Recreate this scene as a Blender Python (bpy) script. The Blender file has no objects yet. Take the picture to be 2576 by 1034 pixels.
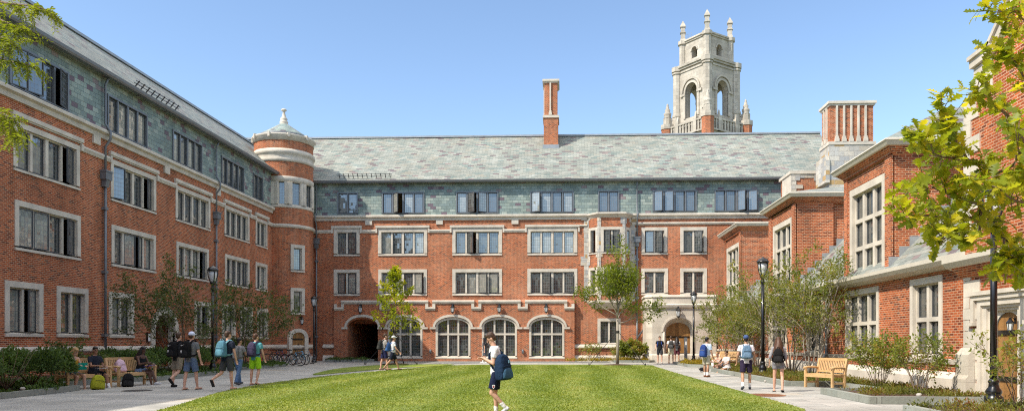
import bpy, math, random
import numpy as np
from mathutils import Vector, Matrix
PI = math.pi
S = bpy.context.scene; COL = S.collection
V = Vector
# ---------------------------------------------------------------- camera
F, CX, CY, H = 1900., 1348., 860., 1.45
TH = math.atan(73 / 1900)
RT = V((math.cos(TH), math.sin(TH), 0)); FW = V((-math.sin(TH), math.cos(TH), 0))
def ray(u, v): return FW + RT * ((u - CX) / F) + V((0, 0, (CY - v) / F))
def on_g(u, v, z=0.0):
    r = ray(u, v); return V((0, 0, H)) + r * ((z - H) / r.z)
def on_x(u, v, X): r = ray(u, v); return V((0, 0, H)) + r * (X / r.x)
def on_y(u, v, Y): r = ray(u, v); return V((0, 0, H)) + r * (Y / r.y)
def at_d(u, v, d): return V((0, 0, H)) + ray(u, v) * d
cd = bpy.data.cameras.new('camera'); cam = bpy.data.objects.new('camera', cd); COL.objects.link(cam)
cam.location = (0, 0, H); cam.rotation_euler = (PI / 2, 0, TH)
cd.sensor_width = 36; cd.lens = 36 * F / 2576; cd.shift_x = -60 / 2576; cd.shift_y = 343 / 2576
cd.clip_start = .1; cd.clip_end = 3000
S.camera = cam
# ---------------------------------------------------------------- mesh builder
class MB:
    def __init__(s): s.v = []; s.f = []; s.m = []; s.uv = []; s.sm = []
    def n(s): return len(s.v)
    def face(s, idx, mi=0, uv=None, sm=False):
        s.f.append(tuple(idx)); s.m.append(mi); s.uv.append(uv); s.sm.append(sm)
    def poly(s, pts, mi=0, uv=None, sm=False):
        b = len(s.v); s.v.extend(V(p) for p in pts); s.face(range(b, b + len(pts)), mi, uv, sm)
    def hexa(s, c, mi=0):      # 8 corners: bottom 4 ccw seen from above, top 4
        b = len(s.v); s.v.extend(V(p) for p in c)
        for q in ((3, 2, 1, 0), (4, 5, 6, 7), (0, 1, 5, 4), (1, 2, 6, 5), (2, 3, 7, 6), (3, 0, 4, 7)):
            s.face([b + i for i in q], mi)
    def box(s, x0, x1, y0, y1, z0, z1, mi=0):
        s.hexa([(x0, y0, z0), (x1, y0, z0), (x1, y1, z0), (x0, y1, z0), (x0, y0, z1), (x1, y0, z1), (x1, y1, z1), (x0, y1, z1)], mi)
    def bar(s, p, q, w, h=None, mi=0, up=V((0, 0, 1))):
        p = V(p); q = V(q); h = h or w; d = (q - p).normalized()
        if abs(d.dot(up)) > .98: up = V((0, 1, 0))
        a = d.cross(up).normalized(); b = a.cross(d).normalized(); a *= w / 2; b *= h / 2
        s.hexa([p - a - b, p + a - b, q + a - b, q - a - b, p - a + b, p + a + b, q + a + b, q - a + b], mi)
    def rings(s, rs, mi=0, cap=True, sm=True, close=True):
        b = len(s.v); n = len(rs[0])
        for r in rs: s.v.extend(V(p) for p in r)
        for i in range(len(rs) - 1):
            for j in range(n if close else n - 1):
                k = (j + 1) % n
                s.face((b + i * n + j, b + i * n + k, b + (i + 1) * n + k, b + (i + 1) * n + j), mi, None, sm)
        if cap:
            s.face([b + j for j in reversed(range(n))], mi); e = b + (len(rs) - 1) * n
            s.face([e + j for j in range(n)], mi)
    def tube(s, pts, rad, n=6, mi=0, cap=True, sm=True):
        pts = [V(p) for p in pts]; rs = []
        if not hasattr(rad, '__len__'): rad = [rad] * len(pts)
        ref = None
        for i, p in enumerate(pts):
            d = (pts[min(i + 1, len(pts) - 1)] - pts[max(i - 1, 0)])
            d = d.normalized() if d.length > 1e-9 else V((0, 0, 1))
            if ref is None:
                ref = V((1, 0, 0)) if abs(d.x) < .8 else V((0, 1, 0))
            a = d.cross(ref).normalized(); ref = a.cross(d).normalized(); 
            rs.append([p + (a * math.cos(t) + ref * math.sin(t)) * rad[i] for t in (2 * PI * k / n for k in range(n))])
        s.rings(rs, mi, cap, sm)
    def lathe(s, prof, c=(0, 0, 0), n=20, mi=0, sm=True, cap=True, uvr=None, a0=0, mis=None):
        c = V(c); b = len(s.v)
        for r, z in prof:
            for k in range(n):
                t = a0 + 2 * PI * k / n; s.v.append(c + V((r * math.cos(t), r * math.sin(t), z)))
        L = 0
        for i in range(len(prof) - 1):
            (r0, z0), (r1, z1) = prof[i], prof[i + 1]; dl = math.hypot(r1 - r0, z1 - z0)
            for j in range(n):
                k = (j + 1) % n; uv = None
                if uvr:
                    ua, ub = 2 * PI * j / n * uvr, 2 * PI * (j + 1) / n * uvr
                    uv = ((ua, c.z + z0), (ub, c.z + z0), (ub, c.z + z0 + dl), (ua, c.z + z0 + dl))
                s.face((b + i * n + j, b + i * n + k, b + (i + 1) * n + k, b + (i + 1) * n + j), mis[i] if mis else mi, uv, sm)
        if cap:
            if prof[0][0] > 1e-4: s.face([b + j for j in reversed(range(n))], mi)
            if prof[-1][0] > 1e-4:
                e = b + (len(prof) - 1) * n; s.face([e + j for j in range(n)], mi)
    def ell(s, c, r, rot=None, n=12, m=8, mi=0):
        c = V(c); rot = rot or Matrix.Identity(3); rs = []
        for i in range(m + 1):
            a = -PI / 2 + PI * (i + .0001) / (m + .0002); rs.append([c + rot @ V((r[0] * math.cos(a) * math.cos(t), r[1] * math.cos(a) * math.sin(t), r[2] * math.sin(a))) for t in (2 * PI * k / n for k in range(n))])
        s.rings(rs, mi)
    def build(s, name, mats, parent=None, smooth=None):
        me = bpy.data.meshes.new(name)
        me.from_pydata([tuple(p) for p in s.v], [], s.f)
        mats = mats if isinstance(mats, (list, tuple)) else [mats]
        for m in mats: me.materials.append(m)
        if len(mats) > 1: me.polygons.foreach_set('material_index', s.m)
        me.polygons.foreach_set('use_smooth', [bool(x) for x in s.sm] if smooth is None else [smooth] * len(s.f))
        uvl = me.uv_layers.new(name='uv'); co = np.zeros((len(me.loops), 2), np.float32); li = 0
        for fi, f in enumerate(s.f):
            u = s.uv[fi]
            if u is not None:
                for k in range(len(f)): co[li + k] = u[k]
            else:
                p0, p1, p2 = s.v[f[0]], s.v[f[1]], s.v[f[2]]
                nn = (p1 - p0).cross(p2 - p0)
                if nn.length < 1e-12 and len(f) > 3: nn = (s.v[f[2]] - p0).cross(s.v[f[3]] - p0)
                if nn.length > 1e-12: nn.normalize()
                t = V((0, 0, 1)).cross(nn)
                t = t.normalized() if t.length > .05 else V((1, 0, 0))
                bt = nn.cross(t)
                for k in range(len(f)):
                    p = s.v[f[k]]; co[li + k] = (p.dot(t), p.dot(bt))
            li += len(f)
        uvl.data.foreach_set('uv', co.ravel())
        me.update()
        o = bpy.data.objects.new(name, me); COL.objects.link(o)
        if parent is not None: par(o, parent)
        return o
def world_of(o):
    m = o.matrix_basis.copy()
    if o.parent: m = world_of(o.parent) @ o.matrix_parent_inverse @ m
    return m
def par(o, p):
    o.parent = p; o.matrix_parent_inverse = world_of(p).inverted()
def tag(o, label=None, cat=None, group=None, kind=None):
    if label: o['label'] = label
    if cat: o['category'] = cat
    if group: o['group'] = group
    if kind: o['kind'] = kind
    return o
def thing(name, label, cat, loc=(0, 0, 0), rz=0, group=None, scale=1):
    o = bpy.data.objects.new(name, None); COL.objects.link(o); o.location = loc; o.rotation_euler = (0, 0, rz)
    o.scale = (scale,) * 3; o.empty_display_size = .2
    return tag(o, label, cat, group)
def child(mb, name, m, p, smooth=None):   # mb is in the parent's LOCAL frame
    o = mb.build(name, m, None, smooth); o.parent = p; return o
def npmesh(name, verts, faces, m, parent=None, smooth=False, col=None, nv=4):
    me = bpy.data.meshes.new(name); nf = len(faces)
    me.vertices.add(len(verts)); me.vertices.foreach_set('co', np.asarray(verts, np.float32).ravel())
    me.loops.add(nf * nv); me.loops.foreach_set('vertex_index', np.asarray(faces, np.int32).ravel())
    me.polygons.add(nf); me.polygons.foreach_set('loop_start', np.arange(nf, dtype=np.int32) * nv)
    me.polygons.foreach_set('use_smooth', [smooth] * nf)
    me.materials.append(m)
    if col is not None:
        at = me.attributes.new('tint', 'FLOAT', 'FACE'); at.data.foreach_set('value', np.asarray(col, np.float32))
    me.update(); me.validate()
    o = bpy.data.objects.new(name, me); COL.objects.link(o)
    if parent is not None: par(o, parent)
    return o
# ---------------------------------------------------------------- materials
def newmat(name):
    m = bpy.data.materials.new(name); m.use_nodes = True; nt = m.node_tree
    return m, nt.nodes, nt.links, nt.nodes['Principled BSDF']
def ramp(N, stops, mode='LINEAR'):
    r = N.new('ShaderNodeValToRGB'); r.color_ramp.interpolation = mode; e = r.color_ramp.elements
    while len(e) > 1: e.remove(e[-1])
    e[0].position = stops[0][0]; e[0].color = (*stops[0][1], 1)
    for p, c in stops[1:]:
        x = e.new(p); x.color = (*c, 1)
    return r
def mixc(N, L, a, b, fac, mode='MIX'):
    x = N.new('ShaderNodeMix'); x.data_type = 'RGBA'; x.blend_type = mode
    for sock, val in ((0, fac), (6, a), (7, b)):
        if hasattr(val, 'links') or hasattr(val, 'is_linked'): L.new(val, x.inputs[sock])
        elif sock == 0: x.inputs[0].default_value = val
        else: x.inputs[sock].default_value = (*val, 1)
    return x.outputs[2]
def noise(N, L, scale, detail=4, vec=None, rough=.55):
    n = N.new('ShaderNodeTexNoise'); n.inputs['Scale'].default_value = scale; n.inputs['Detail'].default_value = detail
    n.inputs['Roughness'].default_value = rough
    if vec is not None: L.new(vec, n.inputs['Vector'])
    return n
def bump(N, L, B, h, dist=.01, strength=.6, base=None):
    b = N.new('ShaderNodeBump'); b.inputs['Strength'].default_value = strength; b.inputs['Distance'].default_value = dist
    L.new(h, b.inputs['Height'])
    if base is not None: L.new(base, b.inputs['Normal'])
    L.new(b.outputs[0], B.inputs['Normal']); return b.outputs[0]
def flat(name, c, rough=.6, metal=0, spec=.5, var=.12, scale=30, coat=0):
    m, N, L, B = newmat(name)
    if var:
        tc = N.new('ShaderNodeTexCoord'); n = noise(N, L, scale, 3, tc.outputs['Object'])
        r = ramp(N, [(.3, tuple(x * (1 - var) for x in c)), (.7, tuple(min(1, x * (1 + var)) for x in c))])
        L.new(n.outputs['Fac'], r.inputs[0]); L.new(r.outputs[0], B.inputs['Base Color'])
    else: B.inputs['Base Color'].default_value = (*c, 1)
    if name == 'woven_cloth':
        mp = N.new('ShaderNodeMapping'); mp.inputs['Scale'].default_value = (1.2, 1.2, .7); L.new(tc.outputs['Object'], mp.inputs[0]); nb = noise(N, L, 11, 3, mp.outputs[0]); bump(N, L, B, nb.outputs['Fac'], .035, .9)
    B.inputs['Roughness'].default_value = rough; B.inputs['Metallic'].default_value = metal
    B.inputs['Specular IOR Level'].default_value = spec; B.inputs['Coat Weight'].default_value = coat
    return m
def coursed(name, bw, bh, mort, stops, mcol, offset=.5, rough=.8, bmp=.008, var=.25, big=.12, spec=.3, squash=1):
    m, N, L, B = newmat(name)
    uv = N.new('ShaderNodeUVMap'); uv.uv_map = 'uv'
    bt = N.new('ShaderNodeTexBrick'); L.new(uv.outputs[0], bt.inputs['Vector'])
    bt.inputs['Color1'].default_value = (0, 0, 0, 1); bt.inputs['Color2'].default_value = (1, 1, 1, 1); bt.inputs['Mortar'].default_value = (.5, .5, .5, 1)
    bt.inputs['Scale'].default_value = 1; bt.inputs['Mortar Size'].default_value = mort; bt.inputs['Mortar Smooth'].default_value = .15
    bt.inputs['Brick Width'].default_value = bw; bt.inputs['Row Height'].default_value = bh; bt.offset = offset
    r = ramp(N, stops, 'CONSTANT' if len(stops) > 3 else 'LINEAR'); L.new(bt.outputs['Color'], r.inputs[0])
    g = N.new('ShaderNodeNewGeometry')
    n1 = noise(N, L, 14, 5, uv.outputs[0]); n2 = noise(N, L, .35, 4, g.outputs['Position'])
    mp = N.new('ShaderNodeMapping'); mp.inputs['Scale'].default_value = (1.3, 1.3, .28); L.new(g.outputs['Position'], mp.inputs[0]); n4 = noise(N, L, .8, 6, mp.outputs[0], .65)
    f4 = ramp(N, [(.34, (1 - big * .9,) * 3), (.5, (1, 1, 1)), (.66, (1 + big * .5, 1 + big * .8, 1 + big * 1.1))]); L.new(n4.outputs['Fac'], f4.inputs[0])
    f1 = ramp(N, [(.3, (1 - var,) * 3), (.7, (1 + var * .6,) * 3)]); L.new(n1.outputs['Fac'], f1.inputs[0])
    f2 = ramp(N, [(.3, (1 - big,) * 3), (.7, (1 + big,) * 3)]); L.new(n2.outputs['Fac'], f2.inputs[0])
    c = mixc(N, L, r.outputs[0], mcol, bt.outputs['Fac'])
    c = mixc(N, L, c, f1.outputs[0], 1., 'MULTIPLY'); c = mixc(N, L, c, f2.outputs[0], 1., 'MULTIPLY'); c = mixc(N, L, c, f4.outputs[0], 1., 'MULTIPLY')
    L.new(c, B.inputs['Base Color']); B.inputs['Roughness'].default_value = rough; B.inputs['Specular IOR Level'].default_value = spec
    inv = N.new('ShaderNodeMath'); inv.operation = 'SUBTRACT'; inv.inputs[0].default_value = 1; L.new(bt.outputs['Fac'], inv.inputs[1])
    ad = N.new('ShaderNodeMath'); ad.operation = 'MULTIPLY_ADD'; L.new(n1.outputs['Fac'], ad.inputs[0]); ad.inputs[1].default_value = .5; L.new(inv.outputs[0], ad.inputs[2])
    bump(N, L, B, ad.outputs[0], bmp, .7)
    return m
M = {}
M['brick'] = coursed('brick', .215, .074, .011, [(0, (.15, .033, .013)), (.09, (.32, .070, .021)), (.3, (.41, .091, .027)), (.5, (.335, .073, .022)), (.7, (.47, .114, .034)), (.92, (.22, .044, .016)), (.98, (.15, .06, .038))], (.52, .32, .20), bmp=.006, big=.21)
M['slate_wall'] = coursed('slate_wall', .42, .215, .006, [(0, (.19, .245, .23)), (.2, (.235, .295, .27)), (.4, (.275, .335, .30)), (.58, (.21, .27, .26)), (.76, (.32, .37, .33)), (.9, (.16, .12, .145)), (.96, (.245, .205, .21))], (.06, .08, .08), bmp=.012, rough=.7, var=.16, spec=.4)
M['slate_roof'] = coursed('slate_roof', .46, .20, .006, [(0, (.205, .225, .20)), (.18, (.25, .265, .23)), (.36, (.18, .215, .195)), (.48, (.285, .295, .26)), (.66, (.235, .25, .22)), (.8, (.265, .255, .21)), (.87, (.14, .11, .115)), (.93, (.215, .17, .165)), (.96, (.15, .195, .18))], (.08, .095, .09), bmp=.014, rough=.62, var=.08, spec=.45)
M['stone'] = coursed('limestone', .95, .42, .004, [(0, (.45, .405, .335)), (.5, (.52, .47, .39)), (1, (.58, .53, .45))], (.36, .32, .27), bmp=.002, var=.10, big=.08)
M['trim'] = flat('limestone_trim', (.56, .51, .43), .8, var=.16, scale=1.6)
M['rubble'] = coursed('rubble_stone', .62, .30, .008, [(0, (.50, .45, .37)), (.3, (.38, .38, .37)), (.5, (.56, .52, .45)), (.72, (.45, .30, .14)), (.82, (.48, .46, .42))], (.42, .38, .33), bmp=.02, rough=.85)
M['tower_stone'] = coursed('tower_limestone', .9, .45, .008, [(0, (.40, .365, .31)), (.5, (.465, .425, .36)), (1, (.52, .475, .405))], (.31, .28, .24), bmp=.01, var=.14, big=.14)
M['lead'] = flat('lead_grey_metal', (.17, .185, .20), .45, .3, var=.12, scale=3)
M['gutter'] = flat('gutter_metal', (.16, .165, .17), .42, .3, var=.08, scale=2)
M['zinc'] = flat('zinc_flashing', (.33, .35, .37), .45, .35, var=.1, scale=2)
M['frame'] = flat('bronze_window_frame', (.075, .08, .085), .5, .2, var=.08)
M['fascia'] = flat('pale_metal_fascia', (.54, .50, .42), .55, 0, var=.06, scale=2)
M['iron'] = flat('black_iron', (.012, .012, .013), .28, .3, var=0, coat=.4)
M['dark'] = flat('dark_interior', (.015, .013, .012), .9, var=0)
M['wood_door'] = coursed('oak_door', .24, 6.0, .006, [(0, (.24, .115, .035)), (.5, (.30, .15, .05)), (1, (.36, .19, .065))], (.10, .045, .015), bmp=.004, rough=.5, var=.2)
M['teak'] = flat('oiled_teak', (.54, .345, .165), .5, var=.16, scale=9)
M['rubber'] = flat('black_rubber', (.012, .012, .012), .7, var=0)
M['chrome'] = flat('bright_steel', (.55, .56, .57), .25, .9, var=0)
M['stone_lamp'] = flat('weathered_lamp_stone', (.42, .40, .36), .8)
M['white'] = flat('white_paint', (.78, .78, .76), .5, var=.03)
M['bark'] = flat('brown_bark', (.17, .125, .085), .9, var=.35, scale=40)
M['pale_bark'] = flat('grey_bark', (.30, .265, .215), .85, var=.3, scale=40)
M['kerb'] = coursed('bluestone_kerb', 1.5, 2., .006, [(0, (.21, .225, .195)), (1, (.28, .295, .26))], (.07, .07, .065), bmp=.003, var=.15)
M['mulch'] = flat('bark_mulch', (.075, .042, .026), .95, var=.55, scale=22)
M['lampglass'] = flat('frosted_lamp_glass', (.62, .64, .64), .18, var=.03)
M['blind'] = flat('woven_blind', (.45, .43, .38), .8, var=.1)
def glassmat():
    m, N, L, B = newmat('leaded_glass')
    uv = N.new('ShaderNodeUVMap'); uv.uv_map = 'uv'
    bt = N.new('ShaderNodeTexBrick'); L.new(uv.outputs[0], bt.inputs['Vector']); bt.offset = 0; bt.inputs['Scale'].default_value = 1
    bt.inputs['Color1'].default_value = (0, 0, 0, 1); bt.inputs['Color2'].default_value = (1, 1, 1, 1)
    bt.inputs['Brick Width'].default_value = .165; bt.inputs['Row Height'].default_value = .2; bt.inputs['Mortar Size'].default_value = .008; bt.inputs['Mortar Smooth'].default_value = 0
    r = ramp(N, [(0, (.045, .052, .05)), (.5, (.065, .07, .066)), (.9, (.08, .08, .07)), (.93, (.05, .04, .015)), (.965, (.02, .05, .03)), (.985, (.05, .018, .015))], 'CONSTANT'); L.new(bt.outputs['Color'], r.inputs[0])
    # each pane sits at its own slight tilt
    g = N.new('ShaderNodeNewGeometry'); wn = N.new('ShaderNodeTexWhiteNoise'); wn.noise_dimensions = '2D'
    d = N.new('ShaderNodeVectorMath'); d.operation = 'DIVIDE'; d.inputs[1].default_value = (.165, .2, 1); L.new(uv.outputs[0], d.inputs[0])
    fl = N.new('ShaderNodeVectorMath'); fl.operation = 'FLOOR'; L.new(d.outputs[0], fl.inputs[0]); L.new(fl.outputs[0], wn.inputs['Vector'])
    s1 = N.new('ShaderNodeVectorMath'); s1.operation = 'SUBTRACT'; L.new(wn.outputs['Color'], s1.inputs[0]); s1.inputs[1].default_value = (.5, .5, .5)
    s2 = N.new('ShaderNodeVectorMath'); s2.operation = 'SCALE'; L.new(s1.outputs[0], s2.inputs[0]); s2.inputs['Scale'].default_value = .022
    nz = noise(N, L, 3, 2, g.outputs['Position'])
    s3 = N.new('ShaderNodeVectorMath'); s3.operation = 'SUBTRACT'; L.new(nz.outputs['Color'], s3.inputs[0]); s3.inputs[1].default_value = (.5, .5, .5)
    s4 = N.new('ShaderNodeVectorMath'); s4.operation = 'SCALE'; L.new(s3.outputs[0], s4.inputs[0]); s4.inputs['Scale'].default_value = .03
    a = N.new('ShaderNodeVectorMath'); L.new(g.outputs['Normal'], a.inputs[0]); L.new(s2.outputs[0], a.inputs[1])
    a2 = N.new('ShaderNodeVectorMath'); L.new(a.outputs[0], a2.inputs[0]); L.new(s4.outputs[0], a2.inputs[1])
    nn = N.new('ShaderNodeVectorMath'); nn.operation = 'NORMALIZE'; L.new(a2.outputs[0], nn.inputs[0])
    c = mixc(N, L, r.outputs[0], (.05, .052, .055), bt.outputs['Fac']); L.new(c, B.inputs['Base Color'])
    rr = N.new('ShaderNodeMath'); rr.operation = 'MULTIPLY_ADD'; L.new(bt.outputs['Fac'], rr.inputs[0]); rr.inputs[1].default_value = .5; rr.inputs[2].default_value = .04
    L.new(rr.outputs[0], B.inputs['Roughness']); L.new(nn.outputs[0], B.inputs['Normal'])
    B.inputs['IOR'].default_value = 2.0; B.inputs['Specular IOR Level'].default_value = .9
    return m
M['glass'] = glassmat()
M['glass_curtain'] = M['glass'].copy(); M['glass_curtain'].name = 'leaded_glass_over_curtain'
for e, c in zip([n for n in M['glass_curtain'].node_tree.nodes if n.type == 'VALTORGB'][0].color_ramp.elements, ((.24, .25, .22), (.30, .30, .26), (.27, .28, .24), (.2, .17, .06), (.1, .18, .12), (.2, .1, .08))): e.color = (*c, 1)
def leafmat(name, c1, c2, trans=.35, c3=None):
    m, N, L, B = newmat(name)
    at = N.new('ShaderNodeAttribute'); at.attribute_name = 'tint'
    st = [(0, c1), (.75, c2)] + ([(1, c3)] if c3 else [])
    r = ramp(N, st); L.new(at.outputs['Fac'], r.inputs[0]); L.new(r.outputs[0], B.inputs['Base Color'])
    B.inputs['Roughness'].default_value = .45; B.inputs['Specular IOR Level'].default_value = .35
    t = N.new('ShaderNodeBsdfTranslucent'); hs = N.new('ShaderNodeMix'); hs.data_type = 'RGBA'; hs.blend_type = 'MULTIPLY'; hs.inputs[0].default_value = 1
    L.new(r.outputs[0], hs.inputs[6]); hs.inputs[7].default_value = (1.9, 1.75, .7, 1); L.new(hs.outputs[2], t.inputs['Color'])
    mx = N.new('ShaderNodeMixShader'); mx.inputs[0].default_value = trans
    L.new(B.outputs[0], mx.inputs[1]); L.new(t.outputs[0], mx.inputs[2]); L.new(mx.outputs[0], N['Material Output'].inputs['Surface'])
    return m
M['leaf_oak'] = leafmat('young_oak_leaf', (.12, .175, .014), (.31, .355, .022), .52, (.46, .42, .03))
M['leaf_locust'] = leafmat('locust_leaf', (.10, .15, .016), (.20, .25, .026), .45)
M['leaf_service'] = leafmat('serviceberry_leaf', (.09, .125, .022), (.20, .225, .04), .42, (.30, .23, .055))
M['leaf_shade'] = leafmat('serviceberry_shade_tinted_leaf', (.05, .08, .024), (.10, .14, .04), .3)  # darker copy of the serviceberry leaf, with shade put into its colour
M['leaf_box'] = leafmat('inkberry_leaf', (.035, .07, .018), (.10, .165, .04), .28)
M['leaf_shrub'] = leafmat('viburnum_leaf', (.10, .15, .025), (.22, .26, .045), .42, (.34, .17, .05))
M['heath'] = leafmat('heather', (.07, .10, .022), (.20, .19, .03), .25, (.21, .075, .04))
M['gold'] = leafmat('golden_spirea', (.22, .18, .02), (.36, .27, .02), .3)
M['blade'] = leafmat('grass_blade', (.125, .185, .03), (.225, .28, .055), .35, (.34, .34, .10))
# ---------------------------------------------------------------- facade frames
class Fr:
    def __init__(s, o, u): s.o = V(o); s.u = V(u).normalized(); s.n = s.u.cross(V((0, 0, 1))); s.a = math.atan2(s.u.y, s.u.x)
    def p(s, u, z, d=0): return s.o + s.u * u + s.n * d + V((0, 0, z))
    def box(s, mb, u0, u1, z0, z1, d0, d1, mi=0):
        mb.hexa([s.p(u0, z0, d1), s.p(u1, z0, d1), s.p(u1, z0, d0), s.p(u0, z0, d0), s.p(u0, z1, d1), s.p(u1, z1, d1), s.p(u1, z1, d0), s.p(u0, z1, d0)], mi)
    def prism(s, mb, prof, u0, u1, mi=0):     # prof: (d, z) outline, extruded along u
        a = [s.p(u0, z, d) for d, z in prof]; b = [s.p(u1, z, d) for d, z in prof]
        mb.poly(a, mi); mb.poly(b[::-1], mi)
        n = len(prof)
        for i in range(n): mb.poly([a[i], b[i], b[(i + 1) % n], a[(i + 1) % n]][::-1], mi)
    def px(s, u, v):                          # photo pixel (4000 wide) -> (u, z) on this plane
        r = ray(u * .644, v * .644); c = V((0, 0, H)); t = (s.o - c).dot(s.n) / r.dot(s.n); q = c + r * t
        return (q - s.o).dot(s.u), q.z
def wall(mb, fr, u0, u1, z0, z1, holes=(), d=0., reveal=.28, mi=0):
    us = sorted({u0, u1, *[min(max(x, u0), u1) for h in holes for x in h[:2]]}); zs = sorted({z0, z1, *[min(max(x, z0), z1) for h in holes for x in h[2:4]]})
    for i in range(len(us) - 1):
        for j in range(len(zs) - 1):
            a, b, c, e = us[i], us[i + 1], zs[j], zs[j + 1]; mu, mz = (a + b) / 2, (c + e) / 2
            if any(h[0] < mu < h[1] and h[2] < mz < h[3] for h in holes): continue
            mb.poly([fr.p(a, c, d), fr.p(b, c, d), fr.p(b, e, d), fr.p(a, e, d)], mi)
    for a, b, c, e in holes:
        for q in (((a, c), (a, e)), ((b, e), (b, c)), ((a, e), (b, e)), ((b, c), (a, c))):
            (p, r), (s, t) = q
            mb.poly([fr.p(p, r, d - reveal), fr.p(s, t, d - reveal), fr.p(s, t, d), fr.p(p, r, d)], mi)
def arch(c, hw, zs, rise, n=14, e=.5):
    return [(c + hw * t, zs + rise * max(0, 1 - abs(t) ** 2.2) ** e) for t in (-math.cos(PI * k / n) for k in range(n + 1))]
def ring(mb, fr, c, inn, out, d0, d1, zb=None, mi=0, n=14, e=.5):
    a = arch(c, *inn, n, e); b = arch(c, *out, n, e)
    if zb is not None: a = [(c - inn[0], zb)] + a + [(c + inn[0], zb)]; b = [(c - out[0], zb)] + b + [(c + out[0], zb)]
    for i in range(len(a) - 1):
        A, B, C, D = a[i], a[i + 1], b[i + 1], b[i]
        mb.poly([fr.p(*A, d1), fr.p(*B, d1), fr.p(*C, d1), fr.p(*D, d1)][::-1], mi)
        mb.poly([fr.p(*A, d0), fr.p(*B, d0), fr.p(*B, d1), fr.p(*A, d1)], mi)
        mb.poly([fr.p(*D, d1), fr.p(*C, d1), fr.p(*C, d0), fr.p(*D, d0)], mi)
    for q in (0, -1):
        mb.poly([fr.p(*a[q], d0), fr.p(*a[q], d1), fr.p(*b[q], d1), fr.p(*b[q], d0)], mi)
def spandrel(mb, fr, c, hw, zs, rise, ztop, d=0, mi=0, n=14, e=.5):
    a = arch(c, hw, zs, rise, n, e)
    for i in range(n): mb.poly([fr.p(*a[i], d), fr.p(*a[i + 1], d), fr.p(a[i + 1][0], ztop, d), fr.p(a[i][0], ztop, d)], mi)
CM = {}
def casement_mesh(w, h, cur=False):
    k = (round(w * 25), round(h * 25), cur)
    if k not in CM:
        mb = MB(); f = .045
        mb.box(0, f, -.03, .02, 0, h, 0); mb.box(w - f, w, -.03, .02, 0, h, 0); mb.box(f, w - f, -.03, .02, 0, f, 0); mb.box(f, w - f, -.03, .02, h - f, h, 0)
        mb.poly([(f, 0, f), (w - f, 0, f), (w - f, 0, h - f), (f, 0, h - f)], 1)
        o = mb.build('casement', [M['frame'], M['glass_curtain' if cur else 'glass']]); CM[k] = o.data; bpy.data.objects.remove(o)
    return CM[k]
rw = random.Random(5)
def window(bld, fr, u0, u1, z0, z1, n, rows=1, border=.22, mull=.13, style='stone', opens=(), d=0., name='window', wide=None):
    mb = MB()
    if style == 'stone': do, di, gl, mt = .035, -.26, -.17, M['trim']
    else: do, di, gl, mt = .05, -.2, -.08, M['lead']
    b = border; bt = border * 1.0; bb = border * .8
    fr.box(mb, u0, u0 + b, z0 + bb, z1 - bt, d + di, d + do); fr.box(mb, u1 - b, u1, z0 + bb, z1 - bt, d + di, d + do)
    fr.box(mb, u0, u1, z1 - bt, z1, d + di, d + do + .002)
    fr.prism(mb, [(d + di, z0), (d + do + .03, z0), (d + do + .03, z0 + bb * .55), (d + di, z0 + bb)], u0, u1)
    if style == 'stone':    # splayed inner order of the jambs
        for ua, ub in ((u0 + b, u0 + b + .05), (u1 - b - .05, u1 - b)): fr.box(mb, ua, ub, z0 + bb, z1 - bt, d + di, d - .09)
        fr.box(mb, u0 + b + .05, u1 - b - .05, z1 - bt - .05, z1 - bt, d + di, d - .088); b += .05; bt += .05
    a0, a1, c0, c1 = u0 + b, u1 - b, z0 + bb, z1 - bt
    ms = [mull] * (n - 1)
    if n == 4: ms[1] = mull * 1.35
    w = (a1 - a0 - sum(ms)) / n; h = (c1 - c0 - mull * .9 * (rows - 1)) / rows; cells = []
    x = a0
    for i in range(n):
        for r in range(rows): cells.append((x, c0 + r * (h + mull * .9), i, r))
        x += w
        if i < n - 1: fr.box(mb, x, x + ms[i], c0, c1, d + di, d - .05 if style == 'stone' else d + .02); x += ms[i]
    for r in range(rows - 1): 
        for i in range(n): fr.box(mb, a0 + sum(ms[:i]) + i * w, a0 + sum(ms[:i]) + (i + 1) * w, c0 + (r + 1) * h + r * mull * .9, c0 + (r + 1) * (h + mull * .9), d + di, d - .052)
    wo = mb.build(name, mt, bld); cset = rw.random() < .34
    for x, z, i, r in cells:
        me = casement_mesh(w, h, cset and rw.random() < .75); o = bpy.data.objects.new('casement', me); COL.objects.link(o); par(o, wo)
        ang = 0; op = dict(opens).get(i, 0) if rows == 1 else 0
        if op > 0: o.location = fr.p(x + .02, z, d + gl + .08); ang = -math.radians(op)      # hinged at its first edge, swung outwards
        elif op < 0: o.location = fr.p(x + w - .02, z, d + gl + .08) ; ang = math.radians(-op); 
        else: o.location = fr.p(x, z, d + gl)
        if op < 0:
            uu = fr.u * math.cos(ang) + (-fr.n) * math.sin(ang)
            # leaf runs from the far hinge back along -u, turned outwards
            o.location = fr.p(x + w - .02, z, d + gl + .08) - uu * w; o.rotation_euler = (0, 0, math.atan2(uu.y, uu.x))
        else: o.rotation_euler = (0, 0, fr.a + ang)
    return wo
def hood(mb, fr, u0, u1, zt, zb, e=.14, t=.17, d=.13, mi=0):
    fr.box(mb, u0 - e, u1 + e, zt - t, zt, -.05, d, mi); fr.box(mb, u0 - e + .03, u1 + e - .03, zt - t - .06, zt - t, -.05, d * .6, mi)
    for a, b in ((u0 - e, u0 - e + .13), (u1 + e - .13, u1 + e)): fr.box(mb, a, b, zb, zt - t - .06, -.05, d * .92, mi)
def cornice(mb, fr, u0, u1, zb, zt, d=.26, mi=0):
    h = zt - zb
    fr.prism(mb, [(-.1, zb), (d * .35, zb), (d * .45, zb + h * .45), (d, zb + h * .62), (d, zb + h * .9), (d * .9, zt), (-.1, zt + .04)], u0, u1, mi)
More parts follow.
